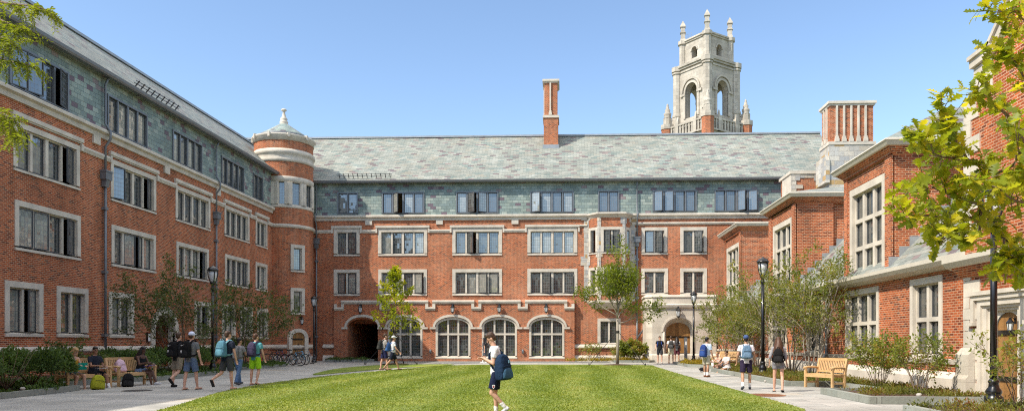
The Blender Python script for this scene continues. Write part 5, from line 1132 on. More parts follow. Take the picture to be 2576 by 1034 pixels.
# ---------------------------------------------------------------- near branches that reach into the view
def lobed(rg, P, d, s, nn, L):
    prof = [(0, .02), (.1, .04), (.2, .16), (.27, .07), (.4, .27), (.48, .1), (.62, .38), (.7, .15), (.82, .3), (.9, .12), (1., .03)]
    pts = []; c = rg.uniform(-.25, .05)
    for t, w in prof: pts.append((t, w))
    rows = []
    for t, w in pts:
        m = P + d * (t * L) + nn * (c * L * t * t); k = L * w * rg.uniform(.85, 1.15); lift = nn * (abs(w) * L * .22)
        rows.append((m - s * k + lift, m, m + s * k + lift))
    return rows
def near_oak():
    rg = np.random.default_rng(7); r = random.Random(7); mb = MB(); LV = []; LFc = []; tint = []
    base = V((5.75, 8.4, 0)); top = V((5.55, 8.5, 4.2)); mb.tube([base, V((5.68, 8.45, 1.6)), V((5.6, 8.5, 2.7)), top], [.09, .075, .06, .02], 10)
    q = lambda u, v, d: at_d(u, v, d)
    limbs = [[V((5.65, 8.45, 2.2)), q(2570, 640, 8.3), q(2507, 575, 8.0), q(2440, 553, 7.7), q(2360, 545, 7.4), q(2275, 540, 7.1)],
             [q(2507, 575, 8.0), q(2470, 520, 7.7), q(2425, 500, 7.5), q(2350, 480, 7.3), q(2290, 478, 7.2)],
             [V((5.62, 8.5, 2.6)), q(2576, 470, 8.2), q(2500, 440, 7.9), q(2430, 400, 7.7), q(2390, 330, 7.5), q(2370, 285, 7.4)],
             [q(2430, 400, 7.7), q(2400, 400, 7.5), q(2350, 385, 7.2), q(2325, 345, 7.1)],
             [V((5.6, 8.5, 2.9)), q(2590, 380, 8.3), q(2540, 300, 8.0), q(2490, 250, 7.8), q(2455, 235, 7.6)],
             [V((5.58, 8.5, 3.3)), q(2600, 230, 8.2), q(2565, 170, 8.0), q(2530, 120, 7.9)],
             [V((5.55, 8.5, 3.9)), q(2600, 60, 8.2), q(2560, 40, 8.0), q(2520, 30, 7.9)],
             [V((5.65, 8.45, 2.3)), q(2590, 520, 8.0), q(2545, 500, 7.6), q(2500, 470, 7.3), q(2460, 450, 7.1)],
             [q(2507, 575, 8.0), q(2530, 620, 7.8), q(2548, 645, 7.6), q(2530, 655, 7.4)], [q(2470, 520, 7.7), q(2460, 600, 7.5), q(2400, 590, 7.3), q(2370, 600, 7.2)],
             [q(2500, 440, 7.9), q(2540, 420, 7.6), q(2560, 380, 7.3), q(2566, 330, 7.1)], [q(2590, 700, 8.0), q(2560, 672, 7.7), q(2545, 655, 7.6)]]
    for li, L in enumerate(limbs):
        pts = []
        for a, b in zip(L, L[1:]):
            for t in (0, .33, .66): pts.append(a.lerp(b, t) + V((r.gauss(0, .012), r.gauss(0, .012), r.gauss(0, .012))))
        pts.append(L[-1]); n = len(pts); r0 = .03 if li in (0, 2, 4) else .016
        mb.tube(pts, [max(.004, r0 * (1 - .85 * i / n)) for i in range(n)], 6)
        for i in range(3, n):
            for k in range(r.choice((2, 2, 3)) if i < n - 1 else 3):
                d0 = (pts[i] - pts[i - 1]).normalized(); tw = (d0 * .7 + V((r.gauss(0, .6), r.gauss(0, .6), r.gauss(.1, .5)))).normalized(); e = pts[i] + tw * r.uniform(.1, .26); mb.tube([pts[i], pts[i].lerp(e, .5) + V((0, 0, .01)), e], [.005, .004, .003], 4)
                for m in range(r.choice((5, 6, 7))):
                    a = pts[i].lerp(e, .35 + .65 * r.random()); d = np.array(tw) * .5 + rg.normal(size=3) * .75; d[2] -= .12; d /= np.linalg.norm(d)
                    up = np.array([0, -.35, 1.]) + rg.normal(size=3) * .45; s = np.cross(d, up); s /= np.linalg.norm(s); nn = np.cross(s, d)
                    rows = lobed(rg, np.array(a), d, s, nn, r.uniform(.10, .175)); b0 = len(LV); tt = r.random()
                    for row in rows: LV.extend(row)
                    for z in range(len(rows) - 1):
                        for c in (0, 1): LFc.append((b0 + z * 3 + c, b0 + z * 3 + c + 1, b0 + z * 3 + c + 4, b0 + z * 3 + c + 3)); tint.append(tt)
    t = thing('oak_tree', 'near oak with big lobed yellow-green leaves reaching in from the side, against the gabled hall', 'tree', base); mb.build('trunk', M['bark'], t, True)
    npmesh('crown', np.array(LV), np.array(LFc), M['leaf_oak'], t, True, tint)
near_oak()
def near_locust():
    rg = np.random.default_rng(17); r = random.Random(17); mb = MB(); A = []; D = []; SV = []
    q = at_d; base = V((-9.4, 9.2, 0)); mb.tube([base, V((-9.3, 9.2, 3)), V((-9.2, 9.3, 6.5))], [.13, .1, .05], 10)
    limbs = [[V((-9.25, 9.25, 4.2)), q(-60, -10, 9.6), q(20, 10, 9.2), q(80, 15, 9.0), q(125, 28, 8.9)], [V((-9.3, 9.2, 3.4)), q(-60, 130, 9.4), q(0, 150, 9.1), q(50, 160, 8.9), q(85, 165, 8.8)],
             [V((-9.3, 9.2, 2.8)), q(-60, 290, 9.4), q(-10, 300, 9.2), q(25, 325, 9.0), q(45, 345, 8.9)], [q(-60, -10, 9.6), q(-20, 40, 9.3), q(20, 60, 9.1), q(60, 75, 9.0)], [q(-60, 130, 9.4), q(-30, 100, 9.1), q(5, 95, 8.9), q(35, 110, 8.8)], [q(-60, 290, 9.4), q(-30, 270, 9.2), q(0, 285, 9.0), q(30, 300, 8.9)]]
    for L in limbs:
        pts = []
        for a, b in zip(L, L[1:]):
            for t in (0, .25, .5, .75): pts.append(a.lerp(b, t))
        pts.append(L[-1]); n = len(pts); mb.tube(pts, [max(.004, .022 * (1 - .85 * i / n)) for i in range(n)], 6)
        for i in range(4, n):
            for k in range(4):
                d0 = (pts[i] - pts[i - 1]).normalized(); d = (d0 * .6 + V((r.gauss(0, .6), r.gauss(0, .6), r.gauss(-.25, .4)))).normalized(); Lr = r.uniform(.16, .3); side = d.cross(V((r.gauss(0, .4), r.gauss(0, .4), 1))).normalized(); p = pts[i]; ps = [p]
                for s in range(9):
                    d = (d + V((0, 0, -.07))).normalized(); p = p + d * Lr / 9; ps.append(p)
                    for sg in (-1, 1): A.append(tuple(p)); D.append(tuple(side * sg * 2.2 + d * .8))
                mb.tube(ps[::3], .0022, 3)
    t = thing('locust_tree', 'near locust with fine feathery leaflets hanging at the edge of the slate-hung wing', 'tree', base); mb.build('trunk', M['bark'], t, True)
    leaves('crown', A, D, M['leaf_locust'], t, rg, .052, .36, .003, flat_=.6, jit=.2)
near_locust()

rb = thing('added_range', 'brick range added behind the viewpoint, seen only mirrored in the windows', 'building', (-4, -16, 0))  # added behind the view; gives lower windows something darker than sky to mirror
mb = MB(); mb.box(-30, 24, -28, -16, 0, 12.5); mb.build('wall', M['brick'], rb)
mb = MB(); mb.poly([(-30, -15.6, 12.5), (24, -15.6, 12.5), (24, -22, 17), (-30, -22, 17)][::-1]); mb.poly([(-30, -22, 17), (24, -22, 17), (24, -28.4, 12.5), (-30, -28.4, 12.5)][::-1]); mb.build('roof', M['slate_roof'], rb)
mb = MB()
for k in range(10):
    for z in (1.5, 5, 8.2): mb.box(-27 + k * 5.2, -24 + k * 5.2, -16.05, -15.96, z, z + 2)
mb.build('window', M['glass'], rb)
for i, (x, y) in enumerate(((-13, -9), (-5, -11), (4, -10), (12, -9))):  # trees added out of view to darken what the windows mirror
    T = Tree(90 + i); b = V((x, y, 0)); T.mb.tube([b, b + V((0, 0, 3))], [.2, .15], 8)
    for k in range(9): a = 2.4 * k; T.limb(b + V((0, 0, 2.2 + .25 * k)), (math.cos(a) * .8, math.sin(a) * .8, .5 + .08 * k), 3.2, .06, 2, .05, .2, (6, 7), (25, 60), .5, 9, 4, .006)
    T.done('added_tree', ('round-crowned tree added behind the viewpoint, mirrored in the end arched window', 'leafy tree added behind the viewpoint, mirrored by the passage', 'leafy tree added behind the viewpoint, mirrored in the middle arched windows', 'leafy tree added behind the viewpoint, mirrored near the porch')[i], 'tree', b, M['bark'], M['leaf_service'], .3, .55, .2)
# ================================================================= people
SK = {k: flat('skin', c, .5, 0, .35, .06, 12) for k, c in dict(light=(.56, .33, .235), tan=(.43, .245, .155), brown=(.27, .14, .085), dark=(.10, .05, .033)).items()}
CL = {}
def cloth(c):
    k = tuple(c)
    if k not in CL: CL[k] = flat('woven_cloth', c, .85, 0, .15, .14, 7)
    return CL[k]
HAIR = {k: flat('hair', c, .5, 0, .4, .3, 40) for k, c in dict(black=(.012, .01, .01), brown=(.055, .028, .015), auburn=(.075, .033, .016), blond=(.36, .22, .09)).items()}
def live(mb, name, m, parent, vox=.012, it=4):
    o = child(mb, name, m, parent, True)
    r = o.modifiers.new('remesh', 'REMESH'); r.mode = 'VOXEL'; r.voxel_size = vox; r.use_smooth_shade = True
    s = o.modifiers.new('smooth', 'SMOOTH'); s.factor = .5; s.iterations = it
    return o
def cap(mb, p, q, r0, r1, ends=(1, 1)):
    p, q = V(p), V(q); mb.tube([p, q], [r0, r1], 12)
    if ends[0]: mb.ell(p, (r0 * .985,) * 3, n=10, m=6)
    if ends[1]: mb.ell(q, (r1 * .985,) * 3, n=10, m=6)
def RX(a): return Matrix.Rotation(a, 3, 'X')
R_ = math.radians
def person(label, pos, face, scale=1., skin='light', shirt=None, shorts=None, hair='brown', long=0, capc=None, legs=((20, 5), (-18, 30)), arms=((-15, 12, 15), (15, 12, 20)), lean=4, nod=0, turn=0, seat=None, female=False, pants=0, shoes=(.03, .03, .03), socks=False, sleeve=.58, top='tee', vox=.013, pitch=(0, 0), group=None, hem=.85, inn=(0, 0), skirt=False, splay=(4, 4)):
    rz = math.atan2(-face[0], face[1]); t = thing('person', label, 'person', pos, rz, group, scale); t['_l'] = lean
    sw = .165 if female else .188; P0 = V((0, 0, .93)); sp = V((0, math.sin(R_(lean)), math.cos(R_(lean))))
    # legs
    J = []; lo = 9
    for i, (th, kn) in enumerate(legs):
        s = (-1, 1)[i]; hp = P0 + V((s * .092, 0, -.05)); ax = math.sin(R_(splay[i])) * s
        k = hp + V((ax, math.sin(R_(th)), -math.cos(R_(th)))).normalized() * .43; a = k + V((ax * .3, math.sin(R_(th - kn)), -math.cos(R_(th - kn)))).normalized() * .42
        fp = R_(pitch[i]) if pitch[i] or seat else (R_(-max(0, kn - th - 6)) if kn - th > 12 else 0)
        fd = V((s * .12, math.cos(fp), math.sin(fp))).normalized(); toe = a + V((0, 0, -.045)) + fd * .17; heel = a + V((0, 0, -.045)) - fd * .045
        lo = min(lo, a.z - .085, toe.z - .028); J.append((hp, k, a, toe, heel))
    dz = (seat + .09 - P0.z) if seat is not None else -lo
    D = V((0, 0, dz)); J = [tuple(p + D for p in q) for q in J]; P = P0 + D
    side = V((1, 0, 0)); fwd = side.cross(sp) * -1
    def T(h): return P + sp * h
    def torso(mb, g, h0, h1, w=1.):
        prof = [(-.12, .145, .105), (-.04, .17, .118), (.06, .155 if not female else .14, .105), (.16, .145 if not female else .122, .10), (.28, .165 if not female else .145, .115 if not female else .125), (.40, .178 if not female else .155, .108), (.47, .14, .09), (.52, .075, .065)]
        rs = []
        for h, a, b in prof:
            if h < h0 - .001 or h > h1 + .001: continue
            rs.append([T(h) + side * ((a * w + g) * math.cos(q)) + fwd * ((b + g) * math.sin(q)) for q in (2 * PI * k / 18 for k in range(18))])
        mb.rings(rs)
    body = MB(); torso(body, 0, -.12, .52)
    for hp, k, a, toe, heel in J:
        cap(body, hp, k, .083 if not female else .08, .052); c = k.lerp(a, .3) + V((0, -.012, 0)); cap(body, k, c, .05, .054); cap(body, c, a, .053, .034); cap(body, heel, heel.lerp(toe, .55), .034, .038); cap(body, heel.lerp(toe, .4), toe, .036, .026); cap(body, a, heel, .034, .034)
    HD = []
    for i, (sf, ab, el) in enumerate(arms):
        s = (-1, 1)[i]; sh = T(.435) + side * (s * sw); lb = lean
        d = V((s * math.sin(R_(ab)), math.sin(R_(sf)) * math.cos(R_(ab)), -math.cos(R_(sf)) * math.cos(R_(ab)))); e = sh + d * .285
        d2 = V((-s * math.sin(R_(inn[i])) + s * math.sin(R_(ab)) * .3, math.sin(R_(sf + el)) * math.cos(R_(inn[i])), -math.cos(R_(sf + el)) * math.cos(R_(inn[i])))).normalized(); w = e + d2 * .25
        cap(body, sh, e, .05 if not female else .043, .038 if not female else .034); cap(body, e, e.lerp(w, .35), .038, .04 if not female else .034); cap(body, e.lerp(w, .35), w, .039 if not female else .033, .026)
        cap(body, T(.42) + side * s * .08, sh, .07, .052)
        # hand: palm, four bent fingers, a thumb from the side of the palm
        up = V((-s * .2, .3, 1)) if el > 50 else V((-s, 0, .05)); b = d2.cross(up).normalized(); nrm = b.cross(d2).normalized()
        pm = w + d2 * .05; rot = Matrix((b, nrm, d2)).transposed(); body.ell(pm, (.04, .017, .055), rot, 10, 8)
        for f, (o, ln) in enumerate(((-.03, .066), (-.01, .076), (.01, .07), (.03, .055))):
            k0 = w + d2 * .085 + b * o; k1 = k0 + (d2 + nrm * .45 * -1).normalized() * ln * .5; k2 = k1 + (d2 * .6 - nrm).normalized() * ln * .5; cap(body, k0, k1, .0095, .009); cap(body, k1, k2, .009, .008)
        th_ = b * (1 if b.y > 0 or el > 50 else -1); k0 = w + d2 * .03 + th_ * .03; cap(body, k0, k0 + (th_ * .8 + d2).normalized() * .045, .012, .01); cap(body, k0 + (th_ * .8 + d2).normalized() * .045, k0 + (th_ * .5 + d2 * 1.3).normalized() * .075, .01, .009)
        HD.append((sh, e, w, d2))
    hdm = Matrix.Rotation(R_(turn), 3, 'Z') @ RX(-R_(nod + lean * .4)); nk = T(.50); HC = nk + RX(-R_(nod * .5 + lean)) @ V((0, .012, .185)); 
    cap(body, T(.46), nk.lerp(HC, .55), .06 if not female else .05, .05 if not female else .043)
    def hp_(x, y, z): return HC + hdm @ V((x, y, z))
    body.ell(hp_(0, -.012, .02), (.074, .094, .1), hdm, 14, 10); body.ell(hp_(0, .022, -.055), (.052, .058, .062), hdm, 12, 8); body.ell(hp_(0, .062, -.09), (.026, .022, .02), hdm, 8, 6)
    cap(body, hp_(0, .082, .012), hp_(0, .104, -.028), .009, .013); body.ell(hp_(0, .078, -.062), (.022, .012, .009), hdm, 8, 6)
    for s in (-1, 1): body.ell(hp_(s * .078, -.01, -.01), (.012, .02, .033), hdm, 8, 6)
    bo = live(body, 'body', SK[skin], t, vox * .75, 3)
    mb = MB()
    for s in (-1, 1): mb.ell(hp_(s * .031, .079, .005), (.014, .008, .007), hdm, 8, 6); mb.bar(hp_(s * .048, .077, .03), hp_(s * .016, .088, .032), .008)
    child(mb, 'eyes', HAIR['black'], t)
    # hair
    mb = MB(); mb.ell(hp_(0, -.024, .045), (.083, .098, .098), hdm, 14, 10); mb.ell(hp_(0, -.055, -.005), (.076, .062, .075), hdm, 12, 8)
    if not capc:
        for q in range(9): a = 2 * PI * q / 9; mb.ell(hp_(.046 * math.cos(a * 1.0), -.022 + .058 * math.sin(a), .082 + .012 * math.sin(q * 2.3)), (.036, .038, .036), hdm, 8, 6)
        mb.ell(hp_(0, .055, .085), (.055, .03, .03), hdm, 10, 6)
    if long:
        bk = T(.50 - long) - fwd * .13
        mb.tube([hp_(0, -.05, .0), hp_(0, -.075, -.12), T(.42) - fwd * .125, bk.lerp(T(.42) - fwd * .125, .4), bk], [.085, .105, .13, .14, .1], 12)
        for q in range(5): x_ = -.1 + .05 * q; mb.tube([T(.40) - fwd * .13 + side * x_, T(.50 - long * .75) - fwd * .16 + side * x_ * 1.25, T(.47 - long * (1 + .15 * (q % 2))) - fwd * .14 + side * x_ * 1.3], [.06, .05, .015], 8)
        for s in (-1, 1): mb.tube([hp_(s * .065, -.01, .04), hp_(s * .085, -.02, -.1), T(.40) + side * s * .10 - fwd * .07, T(.50 - long * .9) + side * s * .09 - fwd * .1], [.035, .05, .055, .02], 10)
    live(mb, 'hair', HAIR[hair], t, vox)
    if capc:
        mb = MB(); mb.ell(hp_(0, -.018, .06), (.092, .11, .088), hdm, 16, 10); mb.ell(hp_(0, .1, .052), (.07, .075, .012), hdm, 14, 6); live(mb, 'cap', cloth(capc), t, vox * .8, 2)
    # clothes
    if shirt:
        mb = MB(); h0 = -.12 if not skirt else -.04
        torso(mb, .02 if not female else .017, -.12, .52 if top == 'tee' else .40)
        if top == 'tee':
            for i in (0, 1):
                sh, e, w, d2 = HD[i]; f = sleeve; q = sh.lerp(e, min(1, f)); cap(mb, sh, q, .066 if not female else .055, .064 if not female else .056, (1, 0)); cap(mb, T(.41) + side * (-1, 1)[i] * .07, sh, .088, .067)
                if f > 1: cap(mb, e, e.lerp(w, f - 1), .056, .05, (1, 0))
        else:
            for s in (-1, 1): mb.tube([T(.38) + side * s * .09 + fwd * .11, T(.47) + side * s * .1 + fwd * .03, T(.48) + side * s * .1 - fwd * .03, T(.38) + side * s * .09 - fwd * .11], .02, 8)
        if top == 'loose': mb.tube([T(.30), T(.1), T(-.2)], [.15, .185, .215], 16)
        live(mb, 'top' if female else 'shirt', shirt if not isinstance(shirt, tuple) else cloth(shirt), t, vox, 5)
    if shorts:
        mb = MB(); torso(mb, .016, -.12, .06)
        for hp, k, a, toe, heel in J:
            mb.ell(hp + V((0, -.01, .0)), (.1, .12, .1), None, 12, 8)
            if pants: cap(mb, hp, k, .1, .075, (1, 1)); mb.tube([k, k.lerp(a, .5), a + V((0, 0, -.03))], [.075, .072, .07], 12)
            else: cap(mb, hp, hp.lerp(k, hem), .104, .1 if not female else .098, (1, 0))
        live(mb, 'trousers' if pants else 'shorts', shorts if not isinstance(shorts, tuple) else cloth(shorts), t, vox, 4)
    if socks:
        for hp, k, a, toe, heel in J: mb = MB(); cap(mb, a.lerp(k, .3), a, .05, .042); cap(mb, a, heel, .042, .04); live(mb, 'sock', cloth((.75, .75, .74)), t, vox * .8, 2)
    for hp, k, a, toe, heel in J:
        mb = MB(); fd = (toe - heel).normalized()
        if isinstance(shoes, str):    # flip-flops: a sole and a strap
            n_ = V((0, 0, 1)) - fd * fd.z; n_.normalize(); mb.bar(heel - n_ * .04 - fd * .02, toe - n_ * .036 + fd * .02, .088, .02, up=n_); mb.tube([heel.lerp(toe, .45) + side * .045 - n_ * .03, heel.lerp(toe, .75) + n_ * .02, heel.lerp(toe, .45) - side * .045 - n_ * .03], .011, 5); child(mb, 'sandal', HAIR['black'], t)
        else:
            cap(mb, heel, heel.lerp(toe, .5), .046, .047); cap(mb, heel.lerp(toe, .4), toe, .048, .04); cap(mb, a + V((0, 0, -.02)), heel, .046, .044); live(mb, 'shoe', cloth(shoes), t, vox * .8, 3)
    t.pop('_l', None)
    return t, dict(T=T, fwd=fwd, side=side, lean=lean, HD=HD, J=J, M=Matrix.Translation(t.location) @ Matrix.Rotation(rz, 4, 'Z') @ Matrix.Scale(scale, 4), scale=scale, rz=rz)
def bag_mesh(w, h, d, sag=.0):
    mb = MB(); rs = []
    for z, a, b in ((0, .8, .72), (.04, .97, .92), (.2, 1., 1.), (.5, .97, .95), (.75, .86, .8), (.92, .66, .58), (1., .3, .28)):
        r = []
        for k in range(20):
            t = 2 * PI * k / 20; c, s = math.cos(t), math.sin(t); e = .62
            r.append(V((w / 2 * a * math.copysign(abs(c) ** e, c), d / 2 * b * math.copysign(abs(s) ** e, s) - sag * (1 - z) * .06, z * h)))
        rs.append(r)
    mb.rings(rs); return mb
def swoosh(mb, c, s):
    up = [(-.5, -.05), (-.42, -.22), (-.2, -.2), (.1, -.05), (.55, .22), (.1, .02), (-.15, -.08), (-.3, -.06), (-.32, .06)]
    mb.poly([(c[0] + x * s, c[1], c[2] + z * s) for x, z in up])
def backpack(label, who=None, col=(.02, .02, .02), pocket=None, strap=None, w=.31, h=.46, d=.2, low=.0, emblem=None, loc=None, rz=0, tilt=(0, 0), shift=0, back=.135, yaw=0):
    t = thing('backpack', label, 'backpack', (0, 0, 0), 0, None)
    if who:
        q = who; b = q['T'](-.0 + low) - q['fwd'] * back + q['side'] * shift; m = q['M'] @ Matrix.Translation(b) @ Matrix.Rotation(-R_(q['lean']), 4, 'X') @ Matrix.Rotation(R_(yaw), 4, 'Z'); 
        t.location = m.to_translation(); t.rotation_euler = m.to_euler(); t.scale = (q['scale'],) * 3
        off = -d / 2
    else: t.location = loc; t.rotation_euler = (R_(tilt[0]), R_(tilt[1]), rz); off = 0
    mb = bag_mesh(w, h, d); mb.v = [p + V((0, off, 0)) for p in mb.v]; o = live(mb, 'bag', cloth(col), t, .014, 3)
    mb = bag_mesh(w * .82, h * .42, d * .5); mb.v = [p + V((0, off - d * .36, h * .05)) for p in mb.v]; live(mb, 'front_pocket', cloth(pocket or tuple(x * 1.25 + .004 for x in col)), t, .012, 2)
    mb = MB(); z = h * .52; mb.tube([(-w * .36, off - d * .46, z), (-w * .2, off - d * .54, z + .02), (w * .2, off - d * .54, z + .02), (w * .36, off - d * .46, z)], .006, 5); child(mb, 'zip', cloth(strap or tuple(x * .6 for x in col)), t); mb = MB(); mb.tube([(-.03, off, h * .97), (-.03, off - .01, h + .05), (.03, off - .01, h + .05), (.03, off, h * .97)], .01, 6); child(mb, 'carry_loop', cloth(strap or tuple(x * .6 for x in col)), t)
    for s in (-1, 1):
        mb = MB(); x = s * .105
        if who: pts = [(x * .6, -.02, h * .86), (x * .95, .06, h * 1.04), (x * 1.05, .15, h * 1.06), (x * 1.15, .255, h * .9), (x * 1.3, .27, h * .6), (s * .185, .2, h * .3), (s * .19, .06, h * .15), (s * .14, -.02, h * .12)]
        else: pts = [(x * .6, d / 2, h * .85), (x, d / 2 + .05, h * .6), (x * 1.1, d / 2 + .05, h * .3), (x, d / 2, h * .1)]
        if yaw: im = Matrix.Rotation(-R_(yaw), 3, 'Z'); pts = [im @ (V((p[0] - shift, p[1] - (.135 - back), p[2] - low * .4))) for p in pts]
        for a, b in zip(pts, pts[1:]): mb.bar(a, b, .05, .014, up=V((0, 1, .4)))
        child(mb, 'shoulder_strap', cloth(strap or tuple(x * .8 for x in col)), t)
    if emblem == 'swoosh':
        mb = MB(); swoosh(mb, (-.02, off - d * .515, h * .74), .13); child(mb, 'emblem', cloth((.8, .8, .8)), t)
        mb = MB(); c = (-.03, off - d * .66, h * .36); mb.poly([(c[0] - .035, c[1], c[2] + .03), (c[0] - .015, c[1], c[2] + .03), (c[0], c[1], c[2]), (c[0] + .015, c[1], c[2] + .03), (c[0] + .035, c[1], c[2] + .03), (c[0] + .008, c[1], c[2] - .02), (c[0] + .008, c[1], c[2] - .05), (c[0] - .008, c[1], c[2] - .05), (c[0] - .008, c[1], c[2] - .02)][::-1]); child(mb, 'emblem', cloth((.8, .8, .8)), t)
    if emblem == 'patch':
        mb = MB(); mb.box(.02, .085, off - d * .52, off - d * .48, h * .64, h * .75); child(mb, 'patch', cloth((.2, .38, .55)), t)
    return t
def sc(u, vf, vh, k=1.73): g = on_g(u, vf); return g, (vf - vh) / F * (g - V((0, 0, g.z))).dot(FW) / k
def walker(label, u, vf, vh, face, z=0, k=1.765, **kw):
    g, s = sc(u, vf, vh, k); g.z = z; return person(label, g, face, s, **kw)[1]
WK1 = ((-22, 12), (20, 6)); WK2 = ((18, 4), (-20, 40)); WK3 = ((-8, 2), (14, 8)); ST = ((2, 2), (-2, 2))
# --- the student with the phone, nearest to the camera
p = walker('young man in white T-shirt and navy shorts looking at the phone he holds', 1249, 1053, 833, (-1, -.12), z=.03, k=1.84, skin='light', shirt=(.72, .72, .74), shorts=(.010, .016, .045), hair='brown', legs=((14, 58), (4, 8)), arms=((6, 6, 112), (10, 6, 106)), inn=(34, 34), lean=5, nod=30, socks=True, shoes=(.55, .58, .62), vox=.009, hem=.8)
backpack('navy backpack with pale blue front pocket slung low behind the man with the phone', p, (.012, .03, .068), (.04, .10, .17), (.014, .03, .065), .40, .54, .27, -.2, 'patch', shift=-.09, back=.03, yaw=-38)
w0, w1 = p['HD'][0], p['HD'][1]; mid = (w0[2] + w0[3] * .11 + w1[2] + w1[3] * .11) / 2
m = p['M']; ph = MB(); ph.box(-.036, .036, -.075, .075, -.005, .005); o = ph.build('phone', M['rubber']); o.matrix_world = m @ Matrix.Translation(mid + V((0, .02, .022))) @ Matrix.Rotation(R_(25), 4, 'X'); tag(o, 'dark phone held in both hands of the man in white T-shirt', 'phone')
# crest on the left leg of the shorts
hp, kn = p['J'][0][0], p['J'][0][1]; c = hp.lerp(kn, .66); cr = MB(); x = c.x - .108
cr.poly([(x, c.y + dy, c.z + dz) for dy, dz in ((-.03, .035), (.0, .042), (.03, .035), (.028, -.01), (0, -.045), (-.028, -.01))]); cr.poly([(x - .003, c.y + dy, c.z + dz) for dy, dz in ((-.018, .02), (.018, .02), (.016, -.008), (0, -.026), (-.016, -.008))], 1)
o = cr.build('crest', [cloth((.75, .75, .75)), cloth((.25, .03, .05))]); par_t = [q for q in S.objects if q.name.startswith('person')][0]; o.parent = par_t
walker('girl mostly hidden behind the man with the phone, bare legs and white shoes', 1219, 914, 850, (-1, .1), skin='light', shirt=(.06, .06, .07), shorts=(.08, .09, .11), hair='black', long=.2, female=True, legs=WK3, shoes=(.7, .7, .7), socks=True)
p = walker('man in grey T-shirt and navy shorts walking ahead, by the young oak', 966, 931, 841, (.86, .5), z=.03, skin='light', shirt=(.36, .345, .32), shorts=(.022, .025, .075), hair='brown', legs=WK3, nod=8, shoes='sandal')
backpack('dark charcoal backpack on the man in a grey T-shirt by the young oak', p, (.03, .032, .03), None, None, .32, .48, .2)
p = walker('man in white T-shirt and pale cap walking barefoot on the lawn before the young oak', 988, 932, 845, (.93, .36), z=.03, skin='tan', shirt=(.7, .72, .76), shorts=(.012, .016, .03), hair='brown', capc=(.62, .63, .60), legs=((26, 8), (-20, 22)), arms=((10, 14, 25), (20, 14, 20)), shoes='sandal')
backpack('royal blue backpack on the man in the pale cap', p, (.02, .06, .16), (.04, .12, .32), (.03, .09, .25), .31, .46, .22)
# --- five walking away on the shaded path
dr_ = (.22, 1)
p = walker('man in black T-shirt and khaki shorts walking away, first of the walking five', 447, 973, 838, (.3, 1), skin='light', shirt=(.022, .024, .028), shorts=(.22, .185, .135), hair='brown', legs=((-4, 2), (-12, 46)), arms=((-6, 12, 20), (8, 8, 40)), shoes=(.02, .02, .02))
backpack('black backpack with white swoosh on the man in black T-shirt and khaki shorts', p, (.008, .008, .009), None, None, .34, .5, .22, emblem='swoosh')
p = walker('man in grey T-shirt, blue shorts and white cap walking away', 480, 979.5, 836, (.2, 1), skin='light', shirt=(.16, .17, .18), shorts=(.10, .15, .25), hair='brown', capc=(.62, .68, .85), legs=((-8, 2), (12, 6)), arms=((-8, 10, 20), (4, 12, 12)), shoes='sandal')
backpack('black backpack with white swoosh on the man in the white cap', p, (.008, .008, .009), None, None, .35, .52, .24, emblem='swoosh')
p = walker('man in navy T-shirt and charcoal shorts walking away in flip-flops', 571, 979, 834, (.32, 1), skin='light', shirt=(.018, .025, .045), shorts=(.055, .06, .065), hair='brown', turn=-15, legs=((-12, 52), (6, 2)), arms=((-4, 10, 12), (4, 10, 10)), shoes='sandal')
backpack('teal blue backpack with yellow trim on the man in navy T-shirt', p, (.075, .19, .26), (.10, .25, .32), (.16, .32, .38), .35, .5, .24)
p = walker('shorter person in grey T-shirt and blue jeans walking beyond the teal backpack', 600, 967, 851, (.35, 1), skin='tan', shirt=(.30, .29, .28), shorts=(.11, .19, .33), pants=1, hair='black', turn=-25, legs=((16, 4), (-14, 10)), arms=((10, 10, 20), (22, 12, 75)), shoes=(.10, .10, .11))
backpack('grey backpack on the person in blue jeans', p, (.2, .2, .2), None, None, .3, .45, .2)
p = walker('man in turquoise shirt and lime green shorts walking away', 642, 968, 841, (.18, 1), skin='light', shirt=(.10, .33, .37), shorts=(.30, .58, .02), hair='auburn', turn=-20, legs=((-2, 2), (4, 26)), arms=((-3, 10, 10), (6, 12, 14)), shoes='sandal')
backpack('dark purple backpack on the man in lime shorts', p, (.05, .042, .085), (.035, .03, .06), None, .32, .5, .2)
# --- on the benches in the shade
def seated(label, bn, x, **kw):
    a = bn.rotation_euler.z; q = V(bn.location) + V((math.cos(a) * x - math.sin(a) * .03, math.sin(a) * x + math.cos(a) * .03, 0)); f = (math.sin(a), -math.cos(a)); f = kw.pop('face', f)
    return person(label, q, f, kw.pop('scale', .97), seat=.45, **kw)[1]
p = seated('blond girl in yellow tank top sitting with a teal laptop on her lap', B1, -.40, skin='light', shirt=(.55, .30, .04), shorts=(.09, .14, .24), hair='blond', long=.12, female=True, top='tank', legs=((82, 80), (78, 92)), arms=((22, 10, 75), (28, 10, 72)), inn=(22, 22), lean=12, nod=26, shoes='sandal', hem=.4)
lp = MB(); lp.box(-.16, .16, -.11, .11, 0, .018); lp.hexa([(-.16, .11, .01), (.16, .11, .01), (.16, .12, .02), (-.16, .12, .02), (-.16, .17, .22), (.16, .17, .22), (.16, .18, .22), (-.16, .18, .22)])
o = lp.build('laptop', cloth((.01, .30, .24))); o.matrix_world = p['M'] @ Matrix.Translation(p['T'](-.02) + V((0, .36, .10))); tag(o, 'teal laptop on the knees of the girl in yellow', 'laptop')
p = seated('boy in navy T-shirt and dark shorts sitting with a notebook, looking across the path', B1, .38, skin='brown', shirt=(.018, .022, .035), shorts=(.014, .015, .02), hair='black', legs=((78, 62), (80, 70)), arms=((20, 10, 68), (26, 10, 66)), inn=(25, 25), lean=6, nod=2, turn=-15, socks=True, shoes=(.42, .45, .5), hem=.8)
